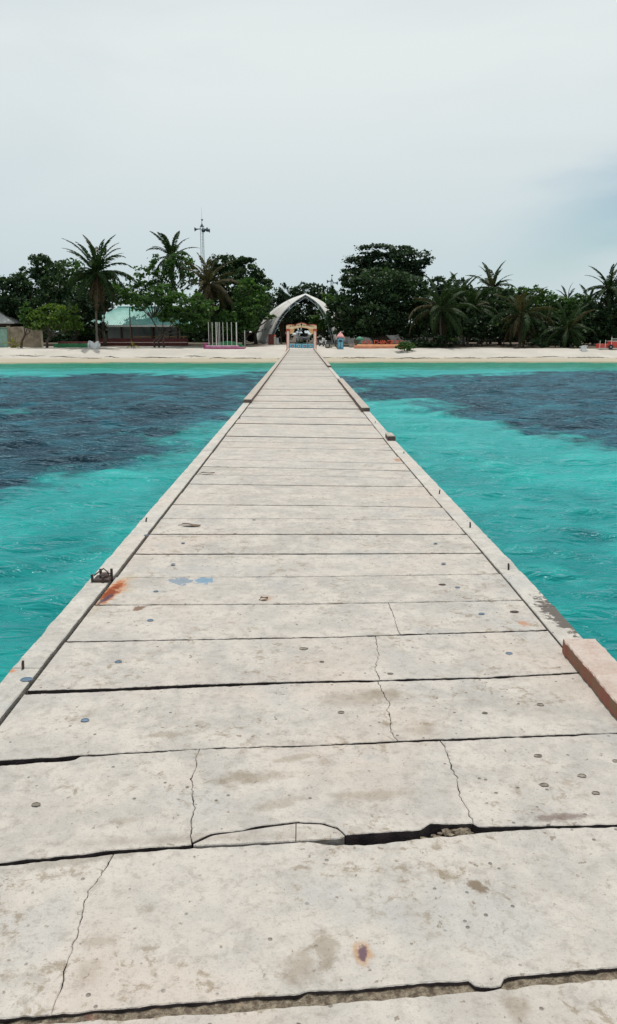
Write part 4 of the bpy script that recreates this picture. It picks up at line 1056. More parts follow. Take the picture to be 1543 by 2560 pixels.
# white boundary wall behind the big tree, with piers
vy = 112.0; a_ = P(866, 855, vy); b_ = P(1160, 855, vy); zz = gz(a_.x, vy); zt2 = P(0, 838, vy).z
bw = thing('boundary_wall', ((a_.x+b_.x)/2, vy, zz), 'white boundary wall showing between the trunks of the big trees', 'wall')
n = 9
for k in range(n):
    xa = a_.x + (b_.x-a_.x)*k/n; xb = a_.x + (b_.x-a_.x)*(k+1)/n
    MB().box(xa+0.14, xb-0.14, vy, vy+0.18, zz-0.1, zt2).build('wall_panel', MATS['white_paint'], bw)
for k in range(n+1):
    xa = a_.x + (b_.x-a_.x)*k/n
    MB().bevbox(xa-0.18, xa+0.18, vy-0.06, vy+0.24, zz-0.1, zt2+0.12, 0.02).build('wall_pier', MATS['white_wall'], bw)

# ================================================================ MOTORBIKES, CAR
def motorbike(px, py, y_, rot, tint, label):
    q_ = P(px, py, y_); zz = gz(q_.x, y_)
    e = thing('motorbike', (0, 0, 0), label, 'motorbike', 'motorbikes parked near the gate')
    for xw in (-0.62, 0.62):
        wh = MB(); tor = []
        n1_, n2_ = 18, 6; o = []; fs = []
        for i in range(n1_):
            for k in range(n2_):
                rr = 0.25 + 0.055*math.cos(2*math.pi*k/n2_); o.append((xw + rr*math.cos(2*math.pi*i/n1_), 0.05*math.sin(2*math.pi*k/n2_), 0.30 + rr*math.sin(2*math.pi*i/n1_)))
        for i in range(n1_):
            for k in range(n2_): fs.append((i*n2_+k, ((i+1) % n1_)*n2_+k, ((i+1) % n1_)*n2_+(k+1) % n2_, i*n2_+(k+1) % n2_))
        wo = wh.add(o, fs).build('wheel', MATS['black_rubber'], e)
        MB().tube([(xw, -0.04, 0.30), (xw, 0.04, 0.30)], 0.10, 10).build('hub', MATS['galvanised'], wo)
    MB().prism([(-0.75,0.62),(-0.45,0.45),(0.12,0.36),(0.30,0.40),(0.42,0.85),(0.36,0.92),(0.22,0.62),(-0.05,0.60),(-0.2,0.70),(-0.78,0.72)], -0.11, 0.11).build('body', tint, e)
    MB().bevbox(-0.72, -0.08, -0.13, 0.13, 0.70, 0.82, 0.03).build('seat', MATS['black_rubber'], e)
    MB().prism([(0.30,0.38),(0.36,0.36),(0.52,0.90),(0.44,0.98)], -0.20, 0.20).build('leg_shield', tint, e)
    MB().tube([(0.62, 0.07, 0.30), (0.48, 0.07, 0.75), (0.40, 0.0, 1.02)], 0.03, 6).build('fork', MATS['dark_metal'], e)
    hb = MB().tube([(0.30, -0.34, 1.05), (0.40, -0.12, 1.02), (0.40, 0.12, 1.02), (0.30, 0.34, 1.05)], 0.022, 6).build('handlebar', MATS['dark_metal'], e)
    for s_ in (-1, 1): MB().bevbox(0.28, 0.31, s_*0.30-0.06, s_*0.30+0.06, 1.12, 1.22, 0.01).build('mirror', MATS['galvanised'], hb)
    MB().lathe((0.47, 0, 0.86), [(0.07, 0), (0.10, 0.05), (0.08, 0.12)], 10).build('headlight', MATS['vehicle_white'], e)
    e.location = (q_.x, y_, zz); e.rotation_euler = (R(-6), 0, R(rot))
    return e
motorbike(804, 862, 96.0, -70, MATS['vehicle_white'], 'parked motorbike with pale leg shield just right of the gate pillar')
motorbike(832, 868, 89.8, 20, MATS['dark_metal'], 'dark motorbike parked in front of the beige block wall')
cy_ = 128.0; q_ = P(757, 850, cy_); zz = gz(q_.x, cy_)
car = thing('parked_car', (0, 0, 0), 'white car parked in the shade far behind the welcome gate', 'car')
prof = [(-2.0,0.30),(2.0,0.30),(2.05,0.62),(1.95,0.80),(1.05,0.92),(0.45,1.42),(-1.25,1.45),(-1.9,0.98),(-2.05,0.75)]
m = MB(); n = len(prof); o = []
for yv, s_ in ((-0.82, 0.98), (-0.70, 1.0), (0.70, 1.0), (0.82, 0.98)): o += [(x*s_, yv, 0.30 + (z-0.30)*(s_ if z < 1.0 else s_*0.99)) for x, z in prof]
fs = [tuple(range(n)), tuple(range(4*n-1, 3*n-1, -1))] + [(i*n+(k+1) % n, i*n+k, (i+1)*n+k, (i+1)*n+(k+1) % n) for i in range(3) for k in range(n)]
body = m.add(o, fs).build('body', MATS['vehicle_white'], car)
MB().add([(0.98, -0.62, 0.97), (0.98, 0.62, 0.97), (0.52, 0.56, 1.385), (0.52, -0.56, 1.385)], [(0, 1, 2, 3)]).build('windscreen', MATS['glass_dark'], body).location.x = 0.03
for s_ in (-1, 1):
    MB().box(-1.2, 0.35, s_*0.83-0.005, s_*0.83+0.005, 0.98, 1.34).build('side_window', MATS['glass_dark'], body)
    MB().bevbox(1.96, 2.04, s_*0.55-0.16, s_*0.55+0.16, 0.62, 0.75, 0.01).build('headlight', MATS['galvanised'], body)
    for xw in (-1.25, 1.25):
        wo = MB().tube([(xw, s_*0.66, 0.31), (xw, s_*0.84, 0.31)], 0.31, 18).build('wheel', MATS['black_rubber'], car)
        MB().tube([(xw, s_*0.80, 0.31), (xw, s_*0.85, 0.31)], 0.18, 12).build('rim', MATS['galvanised'], wo)
MB().box(2.0, 2.07, -0.35, 0.35, 0.45, 0.60).build('grille', MATS['dark_metal'], body)
car.location = (q_.x, cy_, zz); car.rotation_euler = (0, 0, R(-80))

# ================================================================ MASTS WITH HORN LOUDSPEAKERS
def mast(px, py_top, y_, hw_, label, horns, tip):
    q_ = P(px, 800, y_); zt_ = P(px, py_top, y_).z; zb_ = gz(q_.x, y_)
    e = thing('lattice_mast', (q_.x, y_, zb_), label, 'mast', 'loudspeaker masts behind the trees')
    legs = [(-hw_, -hw_), (hw_, -hw_), (0, hw_)]
    for lx, ly_ in legs: MB().tube([(q_.x+lx*1.25, y_+ly_, zb_-0.2), (q_.x+lx, y_+ly_, zt_)], 0.045, 6).build('leg', MATS['galvanised'], e)
    m = MB(); nb = int((zt_-zb_)/1.1)
    for k in range(nb):
        z0 = zb_ + (zt_-zb_)*k/nb; z1 = zb_ + (zt_-zb_)*(k+1)/nb
        for i in range(3):
            a0, b0 = legs[i], legs[(i+1) % 3]
            m.tube([(q_.x+a0[0], y_+a0[1], z0), (q_.x+b0[0], y_+b0[1], z1)], 0.014, 4)
            m.tube([(q_.x+a0[0], y_+a0[1], z1), (q_.x+b0[0], y_+b0[1], z1)], 0.014, 4)
    m.build('bracing', MATS['galvanised'], e)
    MB().lathe((q_.x, y_, zt_), [(hw_*1.6, 0), (hw_*1.2, 0.12), (0.06, 0.55), (0.05, 0.95)], 8).build('mast_head', MATS['horn_blue'], e)
    MB().tube([(q_.x, y_, zt_+0.9), (q_.x+0.04, y_, zt_+tip)], [0.028, 0.010], 5).build('aerial', MATS['galvanised'], e)
    MB().lathe((q_.x+0.06, y_, zt_+1.05), [(0.06, 0), (0.20, 0.10), (0.22, 0.24), (0.12, 0.26)], 10).build('beacon', MATS['horn_blue'], e)
    for az, dz, s_ in horns:
        d_ = Vector((math.cos(R(az)), math.sin(R(az)), -0.06)); c0 = Vector((q_.x, y_, zt_ + dz))
        MB().tube([c0 + d_*0.2, c0 + d_*0.6, c0 + d_*(0.95*s_), c0 + d_*(1.2*s_), c0 + d_*(1.38*s_)], [0.10, 0.09, 0.13, 0.27, 0.40], 14).build('horn_speaker', MATS['horn_blue'], e, True)
    return e
mast(512, 567, 150.0, 0.28, 'tall lattice mast with horn loudspeakers rising above the left trees', [(180, -0.35, 1.0), (8, -0.55, 1.05), (-70, -0.65, 0.8), (-35, -0.5, 0.9)], 3.4)
mast(829, 704, 160.0, 0.22, 'short mast top with horn loudspeaker peeping above trees right of canopy', [(175, 0.1, 0.7), (0, -0.2, 0.9)], 1.0)

# ================================================================ RED CART, CHAIR ON THE RIGHT
ry = 86.0; a_ = P(1498, 882, ry); b_ = P(1526, 882, ry); c_ = P(1580, 882, ry); zz = gz(a_.x, ry)
ct = thing('red_beach_cart', ((a_.x+c_.x)/2, ry, zz), 'red cart with pale rails and a dark wheel at the right edge of the beach', 'cart')
MB().bevbox(a_.x, b_.x, ry, ry+1.2, zz+0.15, zz+0.58, 0.02).build('tray', MATS['bright_red'], ct)
MB().bevbox(b_.x+0.04, c_.x, ry-0.02, ry+1.25, zz+0.18, zz+0.86, 0.02).build('box', MATS['bright_red'], ct)
MB().box(b_.x-0.05, c_.x+0.02, ry-0.05, ry+1.28, zz+0.862, zz+0.91).build('rail', MATS['white_paint'], ct)
MB().box(b_.x-0.05, c_.x+0.02, ry-0.05, ry-0.01, zz+1.10, zz+1.15).build('rail', MATS['white_paint'], ct)
MB().box(a_.x-0.12, b_.x+0.02, ry-0.04, ry+0.1, zz+0.10, zz+0.148).build('rail', MATS['white_paint'], ct)
for px, h_ in ((1498.5, 0.95), (1512, 1.02), (1527, 1.35)):
    q_ = P(px, 880, ry-0.06); MB().tube([(q_.x, ry-0.06, zz-0.1), (q_.x, ry-0.06, zz+h_)], 0.035, 6).build('upright', MATS['white_paint'], ct)
q_ = P(1526, 884, ry-0.2); wo = MB().tube([(q_.x, ry-0.22, zz+0.26), (q_.x, ry-0.10, zz+0.26)], 0.26, 16).build('wheel', MATS['black_rubber'], ct)
MB().tube([(q_.x, ry-0.24, zz+0.26), (q_.x, ry-0.10, zz+0.26)], 0.09, 10).build('hub', MATS['galvanised'], wo)
chy = 85.4; q_ = P(1459, 886, chy); zz = gz(q_.x, chy)
chr_ = thing('plastic_chair', (q_.x, chy, zz), 'tipped over grey white plastic chair lying on the sand', 'chair')
def slatp(x0, x1, y0, y1, z0, z1): return MB().bevbox(q_.x+x0, q_.x+x1, chy+y0, chy+y1, zz+z0, zz+z1, 0.008)
slatp(-0.32, 0.30, 0.0, 0.05, 0.10, 0.48).build('seat', MATS['sack_white'], chr_)
slatp(-0.36, -0.31, -0.38, 0.03, 0.06, 0.50).build('backrest', MATS['sack_white'], chr_)
for x0, z0 in ((-0.28, 0.11), (0.24, 0.11), (-0.28, 0.43), (0.24, 0.43)): MB().tube([(q_.x+x0, chy+0.03, zz+z0), (q_.x+x0*1.25, chy+0.48, zz+z0*0.95)], [0.028, 0.02], 6).build('leg', MATS['sack_white'], chr_)
MB().tube([(q_.x-0.3, chy-0.2, zz+0.52), (q_.x+0.1, chy-0.22, zz+0.54), (q_.x+0.40, chy-0.02, zz+0.50)], 0.025, 6).build('armrest', MATS['sack_white'], chr_)
slatp(-0.33, 0.3, -0.42, 0.4, -0.05, 0.07).build('side_frame', MATS['sack_white'], chr_)

# ================================================================ WRACK LINE
m = MB(); wr = random.Random(8)
x = -48.0
while x < 48.0:
    Ln = wr.uniform(1.0, 5.5); base_y = 81.7 + 0.5*math.sin(x*0.35) + 0.3*math.sin(x*0.9+1) + (-0.045*max(0, -x-12)) + wr.uniform(-0.15, 0.15)
    if abs(x + Ln/2) > 1.6:
        n = max(3, int(Ln/0.18)); pts = []; rad = []
        for i in range(n+1):
            xx = x + Ln*i/n; yy = base_y + 0.30*fbm(xx*1.1, 3.3) + 0.12*fbm(xx*4, 1.2)
            pts.append((xx, yy, land_z(xx, yy) + 0.01)); rad.append(max(0.012, (0.045 + 0.06*abs(fbm(xx*2.5, 6)))*math.sin(math.pi*(i+0.3)/(n+0.6))))
        m.tube(pts, rad, 6)
        for _ in range(int(Ln*3)):
            xx = x + Ln*wr.random(); yy = base_y + wr.gauss(0, 0.35)
            m.tube([(xx, yy, land_z(xx, yy)), (xx+wr.uniform(-.2, .2), yy+wr.uniform(-.1, .1), land_z(xx, yy)+0.03)], [0.02, 0.012], 4)
    x += Ln + wr.choice([0.05, 0.1, 0.5, 1.6])
tag(m.build('seaweed_wrack', MATS['seaweed']), 'dark broken line of dried seaweed left along the beach', 'seaweed', kind='stuff')
#@@PART3
# ================================================================ TREES
def leaf_cloud(name, lobes, size, mat, parent, seed, dens=1.0, flat=0.0, tone_shift=0.0):
    """lobes: (centre, (rx, ry, rz)); clumps of small leaf faces through the crown's volume"""
    rg = np.random.default_rng(seed); C_ = []; T_ = []
    for ci, (c, r) in enumerate(lobes):
        r = np.array(r); c = np.array(c)
        area = 4*math.pi*((r[0]*r[1])**1.6/3 + (r[0]*r[2])**1.6/3 + (r[1]*r[2])**1.6/3)**(1/1.6)
        n = int(area / size**2 * 2.9 * dens)
        ncl = max(10, int(area / 1.1))
        dirs = rg.normal(size=(ncl, 3)); dirs /= np.linalg.norm(dirs, axis=1)[:, None]
        rad = 0.50 + 0.55*rg.random(ncl)**0.6
        cl = dirs*rad[:, None]
        ctone = rg.normal(0, 0.17, ncl)
        k = rg.integers(0, ncl, n)
        sg = 0.30 / np.maximum(r, 0.6).min()**0.35 * (0.6 + 0.6*rg.random(ncl))[k]
        pts = cl[k] + rg.normal(size=(n, 3)) * (sg[:, None]) * np.array([0.55, 0.55, 0.38])
        C_.append(c + pts*r); T_.append(np.clip(0.42 + ctone[k] + rg.normal(0, 0.18, n) + tone_shift, 0, 1))
    C_ = np.concatenate(C_); T_ = np.concatenate(T_); n = len(C_)
    nr = rg.normal(size=(n, 3)); nr[:, 2] += 0.9 + flat; nr /= np.linalg.norm(nr, axis=1)[:, None]
    a = rg.normal(size=(n, 3)); a -= (a*nr).sum(1)[:, None]*nr; a /= np.linalg.norm(a, axis=1)[:, None]
    b = np.cross(nr, a)
    s = size*(0.55 + 0.9*rg.random(n))[:, None]
    v = np.stack([C_ - a*s*0.62, C_ + b*s*0.36 - nr*s*0.05, C_ + a*s*0.62 - nr*s*0.12, C_ - b*s*0.36 - nr*s*0.05], 1).reshape(-1, 3)
    me = bpy.data.meshes.new(name)
    me.vertices.add(len(v)); me.vertices.foreach_set('co', v.astype(np.float32).ravel())
    me.loops.add(4*n); me.loops.foreach_set('vertex_index', np.arange(4*n, dtype=np.int32))
    me.polygons.add(n); me.polygons.foreach_set('loop_start', np.arange(0, 4*n, 4, dtype=np.int32))
    at = me.attributes.new('leaf_tone', 'FLOAT', 'POINT'); at.data.foreach_set('value', np.repeat(T_, 4).astype(np.float32))
    me.update(); me.validate(); me.materials.append(mat)
    return link(name, me, parent)

def tree(label, Y, lobes_px, base_px, size=0.34, mat='leaf_dark', dens=1.0, depth=1.0, seed=1, trunk_r=0.22, name='broadleaf_tree', stems=1, group=None, flat=0.0, tone=0.0, lean=0.0):
    k = 1.0/PXM(Y); rr = random.Random(seed*13 + 1); lobes = []
    for (px, py, rx, ry) in lobes_px:
        yy = Y + rr.uniform(-0.6, 0.6)*depth*1.5
        c = P(px, py, yy); lobes.append(((c.x, c.y, c.z), (rx*k, max(0.6, 0.5*(rx+ry)*k*depth), ry*k)))
    b = P(base_px[0], base_px[1], Y); zb = gz(b.x, Y)
    e = thing(name, (b.x, Y, zb), label, 'tree', group)
    m = MB(); top = Vector((sum(l[0][0] for l in lobes)/len(lobes), Y, sum(l[0][2] for l in lobes)/len(lobes)))
    lowz = min(l[0][2] - l[1][2] for l in lobes)
    for s_ in range(stems):
        bx = b.x + (s_ - (stems-1)/2)*0.55; fork = Vector((bx + (top.x-bx)*0.30 + rr.uniform(-.3, .3) + lean, Y + rr.uniform(-.2, .2), zb + max(0.45*(lowz-zb) + 0.35*(top.z-zb)*0.5, 0.8)))
        m.tube([(bx, Y, zb-0.3), (bx + rr.uniform(-.08, .08) + lean*0.4, Y, zb + (fork.z-zb)*0.5), fork], [trunk_r*1.35, trunk_r, trunk_r*0.85], 9)
        for i, (c, r) in enumerate(lobes):
            if i % stems != s_: continue
            c = Vector(c); mid = fork.lerp(c, 0.5) + Vector((rr.uniform(-.3, .3), rr.uniform(-.3, .3), -0.25))
            m.tube([fork - Vector((0, 0, 0.1)), mid, c, c + Vector((rr.uniform(-1, 1)*r[0]*0.5, 0, r[2]*0.6))], [trunk_r*0.55, trunk_r*0.38, trunk_r*0.2, trunk_r*0.06], 6)
            for _ in range(2):
                m.tube([mid, mid.lerp(c + Vector((rr.uniform(-1, 1)*r[0], rr.uniform(-1, 1)*r[1], rr.uniform(-.3, .8)*r[2])), 0.8)], [trunk_r*0.22, trunk_r*0.06], 5)
    m.build('trunk', MATS['bark'], e, True)
    leaf_cloud('crown', lobes, size, MATS[mat], e, seed, dens, flat, tone)
    return e

tree('dark tree filling the far left edge above the grey roofed house', 103, [(10,745,48,50),(45,765,45,45),(-30,730,50,50),(20,790,55,35)], (15,850), seed=1, tone=-0.05)
tree('dark tree with narrow pointed top left of the tall palm', 101, [(106,668,32,30),(107,645,13,14),(72,712,45,42),(140,705,42,45),(100,760,62,50),(45,735,35,35)], (95,852), seed=2)
tree('lighter green rounded tree half hidden behind the tall palm', 107, [(178,692,40,36),(160,735,50,45),(205,740,45,45),(270,740,45,40),(190,790,60,40)], (190,850), seed=3, mat='leaf_green', size=0.4)
tree('small bright green tree standing alone on the sand by the walls', 89.5, [(130,786,42,25),(95,798,30,22),(172,790,30,24),(135,812,58,16),(105,775,25,14),(185,812,22,14)], (117,862), seed=4, mat='leaf_bright', size=0.27, trunk_r=0.15, dens=0.85)
tree('small tree with dark leaning trunk in front of the tan wall', 90.0, [(70,790,18,20),(62,772,14,12),(78,815,14,10)], (52,866), seed=5, mat='leaf_green', size=0.26, trunk_r=0.13, lean=0.3)
tree('airy almond tree with sky showing through above the teal roof', 100.5, [(372,692,34,26),(338,715,28,26),(402,665,32,24),(452,655,34,22),(395,722,44,24),(452,695,38,30),(345,755,30,20)], (385,850), seed=6, mat='leaf_green', size=0.34, dens=0.55, trunk_r=0.16, tone=-0.15)
tree('broad leafy tree with slender forked trunks in front of the pavilion', 92.0, [(340,742,34,22),(402,738,48,24),(455,762,50,34),(503,775,38,32),(448,794,46,22),(485,812,42,20),(360,762,20,10)], (398,858), seed=7, mat='leaf_green', size=0.30, trunk_r=0.12, stems=3, dens=1.05)
tree('tall dense dark tree behind the dry brown palm', 106, [(562,664,42,24),(612,678,42,32),(585,718,62,42),(640,715,22,38),(540,700,35,30),(600,785,62,50),(530,760,50,45)], (590,852), seed=8, size=0.36, dens=1.2)
tree('mid green tree overhanging the left side of the white canopy', 98, [(622,728,42,30),(642,762,30,30),(600,795,48,38),(618,808,28,20),(676,794,14,6),(560,810,45,32),(665,740,20,22)], (610,856), seed=9, mat='leaf_green', size=0.33, tone=-0.08)
tree('dense tree shading the left leg of the white canopy', 107.0, [(648,724,34,32),(658,758,26,22),(622,760,40,36),(634,792,24,18)], (640,854), seed=30, mat='leaf_dark', size=0.36)
tree('dark round tree rising directly left behind the canopy peak', 124, [(712,735,26,26),(690,765,28,30),(715,775,30,30)], (705,850), seed=10, mat='leaf_far', size=0.42)
tree('wide dark tree behind the peak of the white canopy', 127, [(772,733,40,26),(740,745,28,22),(800,760,30,34),(755,785,48,32),(745,812,40,18)], (762,848), seed=11, mat='leaf_far', size=0.42)
tree('tree with fresh green leaves inside the right half of the canopy arch', 114, [(800,790,24,28),(790,815,20,16),(820,760,18,26)], (808,855), seed=12, mat='leaf_green', size=0.36, trunk_r=0.15)
tree('slim tree filling the gap between canopy and the huge tree', 118, [(822,735,22,22),(838,765,24,34),(835,800,24,30)], (832,855), seed=13, mat='leaf_far', size=0.4, trunk_r=0.16)
tree('very tall tree with flat umbrella crown above the huge tree', 113, [(942,627,48,17),(898,654,38,17),(1022,646,54,20),(975,655,62,22),(872,682,22,8),(1055,662,22,10),(930,664,46,13),(1000,672,50,16),(1040,685,30,16),(905,690,36,20),(960,685,80,30),(1000,630,40,16)], (960,850), seed=14, mat='leaf_far', size=0.36, dens=1.1, flat=1.0, trunk_r=0.35, name='umbrella_tree')
tree('huge dense dark tree over the red letters', 97.5, [(960,712,78,38),(902,738,52,42),(1020,735,58,44),(868,785,42,46),(935,790,78,48),(1025,795,62,48),(985,745,70,45),(850,815,24,26),(880,700,30,22),(900,825,45,22),(840,792,24,34),(838,762,18,22)], (955,858), seed=15, size=0.34, dens=1.15, trunk_r=0.30, stems=4, tone=-0.02)
tree('dark tree behind the drooping palm right of the huge tree', 107, [(1092,718,38,26),(1135,738,42,36),(1075,770,50,45),(1150,795,60,45)], (1110,855), seed=16, mat='leaf_far', size=0.38)
tree('dark tree in the middle of the right hand grove', 108, [(1205,790,60,45),(1230,755,40,32),(1180,760,40,35)], (1200,855), seed=17, mat='leaf_dark', size=0.38)
tree('green topped tree behind the dry drooping palm on the right', 106, [(1290,742,42,24),(1335,738,32,22),(1368,758,34,30),(1310,790,62,45),(1270,770,36,30)], (1310,855), seed=18, mat='leaf_green', size=0.36, tone=-0.12)
tree('tree mass left of the tall palm at the right edge', 104, [(1412,775,42,32),(1452,772,40,32),(1390,812,46,38),(1450,820,50,36)], (1420,858), seed=19, mat='leaf_green', size=0.36, tone=-0.14)
tree('dark tree at the right edge behind the red cart', 101, [(1505,785,46,40),(1545,780,46,55),(1490,828,52,30),(1560,830,50,40)], (1515,860), seed=20, mat='leaf_dark', size=0.36)
tree('loose bush of small leaves growing on sand right of the letters', 86.0, [(1010,862,16,11),(1026,866,14,9),(1000,868,10,6)], (1018,880), seed=21, mat='leaf_green', size=0.17, trunk_r=0.05, name='beach_bush', stems=2)
tree('dark clump of shrubs at the foot of the drooping palm', 92, [(1080,852,34,15),(1120,856,30,14),(1050,858,24,10)], (1090,870), seed=22, mat='leaf_dark', size=0.24, trunk_r=0.05, name='beach_bush', stems=3)
tree('low shrub clump under the palms left of the tipped chair', 92, [(1395,852,40,14),(1430,855,28,12),(1350,858,30,10)], (1400,872), seed=23, mat='leaf_dark', size=0.24, trunk_r=0.05, name='beach_bush', stems=3)
tree('dark round shrub behind the blue planter seat', 94, [(752,857,8,6),(745,860,7,4),(760,860,6,4)], (752,866), seed=24, mat='leaf_far', size=0.18, trunk_r=0.04, name='beach_bush')
tree('black green tree forming the dark backdrop of the tall left palm', 97.0, [(235,735,46,40),(272,742,28,30),(205,780,40,36),(232,805,30,16)], (262,852), seed=40, mat='leaf_dark', size=0.34, tone=-0.25)
tree('dark tree closing the gap behind the drooping right palm', 103.0, [(1125,785,58,46),(1165,745,44,32),(1085,800,46,40)], (1140,856), seed=41, mat='leaf_dark', size=0.36, tone=-0.12)
tree('dark tree between the bushy tall palm and the yellowed palm', 102.0, [(1245,800,58,46),(1270,755,40,30),(1215,750,36,30)], (1250,856), seed=42, mat='leaf_dark', size=0.36, tone=-0.12)
tree('dark low crowned tree behind the low arching palm', 100.0, [(1360,815,55,36),(1430,820,50,32),(1480,800,45,40)], (1385,860), seed=43, mat='leaf_dark', size=0.36, tone=-0.1)
tree('dark undergrowth tree linking the right hand palms into one mass', 95.5, [(1150,812,50,34),(1208,818,42,30),(1262,822,45,26),(1340,826,45,24)], (1205,864), seed=44, mat='leaf_dark', size=0.32, tone=-0.15, stems=3, trunk_r=0.12)
# wood further inland, one dark mass
lobes = []
rw = random.Random(31)
for i in range(92):
    X_ = -62 + 124*(i % 46)/45 + rw.uniform(-1, 1)
    if -3.5 < X_ < 2.5: continue
    lobes.append(((X_, 126 + rw.uniform(-4, 6), gz(X_, 130) + (2.6 if i < 46 else 1.0)), (2.6, 2.2, 3.1 + rw.uniform(-.5, .5))))
for i in range(24):                            # the shore woods going on beyond both sides of the view
    X_ = (-1 if i % 2 else 1) * (56 + 7.5*(i//2))
    lobes.append(((X_, 104 + rw.uniform(-3, 6), gz(X_, 104) + 3.4), (5.2, 4.0, 4.6 + rw.uniform(-1, 1.4))))
leaf_wood = leaf_cloud('inland_woodland', lobes, 0.5, MATS['leaf_far'], None, 77, 0.9)
tag(leaf_wood, 'dark mass of undergrowth further inland behind the trees', 'woodland', kind='stuff')

# ================================================================ PALMS
def frond_mesh(name, L, curve, droop, seed, mat, ragged=0.0, width=0.62):
    """one feather leaf growing along +x from the origin; curve bends the rib down, droop hangs the leaflets"""
    rr = random.Random(seed); m = MB(); N = 12; rib = []; ang = 0.0; pos = Vector((0, 0, 0))
    for i in range(N+1):
        rib.append(pos.copy()); u_ = i/N; ang = -curve*(u_**1.5); pos = pos + Vector((math.cos(ang), rr.uniform(-.03, .03), math.sin(ang))) * (L/N)
    o = len(m.v); m.tube(rib, [0.045*(1-0.85*i/N) + 0.006 for i in range(N+1)], 5); m.a += [0.9] * (len(m.v)-o)
    nl = 38
    for i in range(3, nl):
        u_ = i/nl; f_ = u_*N; k = min(int(f_), N-1); p0 = rib[k].lerp(rib[k+1], f_-k); tg = (rib[k+1]-rib[k]).normalized()
        side0 = Vector((0, 1, 0)); up = tg.cross(side0) * -1
        up = Vector((-tg.z, 0, tg.x))
        ll = L*width*0.30*math.sin(math.pi*(0.16 + 0.82*u_))**0.8
        for s_ in (-1, 1):
            if rr.random() < ragged: continue
            l_ = ll*rr.uniform(0.8, 1.12); sw = rr.uniform(0.50, 0.72); dr = droop*rr.uniform(0.7, 1.2)
            d0 = (side0*s_*0.82 + tg*sw + up*(0.20 - 0.3*dr)).normalized(); d1 = (side0*s_*(0.75-0.4*dr) + tg*sw*0.9 - Vector((0, 0, 1))*dr).normalized()
            a = p0; b = p0 + d0*l_*0.5; c = b + d1*l_*0.5; wv = tg*0.075*(L/4.0)
            o = len(m.v)
            m.v += [tuple(a - wv*0.5), tuple(a + wv*0.5), tuple(b + wv), tuple(b - wv), tuple(c)]
            m.f += [(o, o+1, o+2, o+3), (o+3, o+2, o+4)]
            m.a += [min(1, max(0, rr.gauss(0.4, 0.16)))] * 5
    return m.mesh(name, MATS[mat])
FR = {}
for mat in ('palm_green', 'palm_dry', 'palm_dead', 'leaf_yellow'):
    FR[mat] = {'up': [frond_mesh('frond', 4.0, 0.95, 0.6, 1+i, mat, 0.10, 0.52) for i in range(3)],
               'mid': [frond_mesh('frond', 4.0, 1.5, 0.95, 11+i, mat, 0.10) for i in range(3)],
               'low': [frond_mesh('frond', 4.0, 1.6, 1.2, 21+i, mat, 0.14) for i in range(3)],
               'dead': [frond_mesh('frond', 3.6, 0.7, 1.2, 31+i, mat, 0.25) for i in range(3)]}
def palm(label, Y, crown_px, base_px, lpx, nf=30, seed=1, mat='palm_green', dry=0.0, dead=3, lift=0.0, rad=0.14, name='coconut_palm', group='coconut palms on the shore', nuts=True):
    rr = random.Random(seed); b = P(base_px[0], base_px[1], Y); zb = gz(b.x, Y); c = P(crown_px[0], crown_px[1], Y); S = lpx/PXM(Y)/4.0
    e = thing(name, (b.x, Y, zb), label, 'palm', group)
    n = 10; pts = []; rds = []
    bow = rr.uniform(-0.35, 0.35)
    for i in range(n+1):
        u_ = i/n; pts.append((b.x + (c.x-b.x)*u_**1.3 + bow*math.sin(math.pi*u_)*0.6, Y + 0.2*math.sin(3*u_), zb-0.2 + (c.z-zb+0.2)*u_)); rds.append(rad*(1.5 - 0.5*min(1, u_*5) - 0.25*u_) * (1.06 if i % 2 else 0.96))
    MB().tube(pts, rds, 9).build('trunk', MATS['palm_bark'], e, True)
    if nuts:
        m = MB()
        for k in range(6):
            a = k*1.05 + rr.random(); m.lathe((c.x+0.24*math.cos(a), Y+0.24*math.sin(a), c.z-0.35+rr.uniform(-.1, .1)), [(0.02, -0.13), (0.10, -0.08), (0.12, 0.02), (0.07, 0.12), (0.01, 0.14)], 7)
        m.build('coconut_cluster', MATS['bark'], e, True)
    for i in range(nf + dead):
        az = i*2.39996 + rr.uniform(-.25, .25)
        if i >= nf: kind, el = 'dead', R(rr.uniform(-72, -48)); mt = 'palm_dead'
        else:
            u_ = i/max(1, nf-1)
            el = R(84 - 122*u_**0.85 + rr.uniform(-13, 13) + lift); kind = 'up' if u_ < 0.34 else ('mid' if u_ < 0.72 else 'low')
            mt = mat if rr.random() > dry else 'palm_dry'
        o = link('frond', rr.choice(FR[mt][kind]), e)
        o.matrix_parent_inverse = Matrix.Identity(4)
        o.location = Vector((c.x + 0.10*math.cos(az), Y + 0.10*math.sin(az), c.z + rr.uniform(-0.12, 0.12))) - e.location
        o.rotation_euler = (rr.uniform(-.6, .6), -el, az)
        s_ = S*rr.uniform(0.74, 1.14); o.scale = (s_, s_, s_)
    return e
palm('tall palm with a heavy skirt of dark fronds left of the teal roof', 90.0, (243,682), (243,848), 98, 38, 1, dry=0.08, dead=7, lift=4)
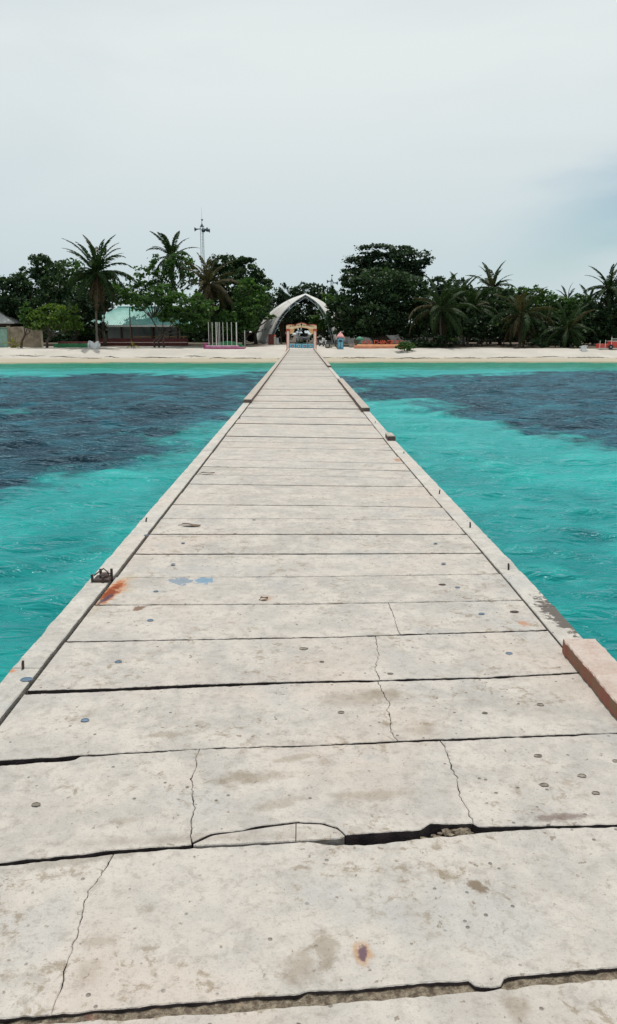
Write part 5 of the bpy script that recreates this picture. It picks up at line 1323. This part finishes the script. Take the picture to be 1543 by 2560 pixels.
palm('palm with spiky crown rising behind the airy almond tree', 104.0, (429,640), (424,846), 76, 28, 2, dry=0.05, dead=3)
palm('palm with brownish dry fronds left of the dense dark tree', 97.0, (521,712), (530,854), 86, 30, 3, mat='palm_dry', dry=0.0, dead=5)
palm('palm with long drooping fronds right of the huge dark tree', 92.5, (1102,772), (1106,868), 104, 32, 4, dry=0.12, dead=4, lift=-2)
palm('palm with upright ragged crown between two drooping palms', 97.0, (1180,770), (1168,862), 82, 28, 5, dry=0.1, dead=3)
palm('tall palm with bushy crown above the middle of the right grove', 109.0, (1231,720), (1226,852), 72, 30, 6, dry=0.05, dead=2)
palm('palm with yellowed hanging fronds near the middle of the right beach', 93.0, (1304,785), (1300,868), 92, 28, 7, dry=0.45, dead=6, lift=-8)
palm('low palm with arching fronds left of the tipped chair', 91.5, (1420,822), (1428,870), 86, 24, 8, dry=0.15, dead=2, lift=-4)
palm('tall palm at the right edge with a full spiky crown', 100.0, (1522,722), (1520,858), 72, 32, 9, dry=0.05, dead=3, lift=4)
palm('distant palm top just left of the right edge palm', 121.0, (1472,752), (1470,848), 48, 22, 10, dead=0, nuts=False)
palm('small distant palm top showing over the right hand grove', 124.0, (1419,748), (1417,848), 40, 20, 11, dead=0, nuts=False)
palm('leaning palm among the dark trees left of the tallest right palm', 100.0, (1150,742), (1160,858), 68, 26, 12, dry=0.1, dead=2)
palm('low ragged palm under the trees between yellowed and low palms', 98.0, (1362,800), (1362,862), 62, 20, 13, dry=0.2, dead=2)
palm('young palm with yellow green leaves in front of the tan wall', 89.0, (35,862), (35,866), 30, 11, 14, mat='leaf_yellow', dead=2, rad=0.07, name='young_palm', group='young palms in the sand', nuts=False)
palm('tiny yellow palm seedling at the foot of the slim pole', 88.2, (334,866), (334,868), 17, 9, 15, mat='leaf_yellow', dead=0, rad=0.04, name='young_palm', group='young palms in the sand', nuts=False)
palm('palm with orange dry leaves just inside the left canopy leg', 105.0, (702,806), (704,858), 34, 13, 16, mat='palm_dry', dry=0.3, dead=6, rad=0.09, nuts=False)
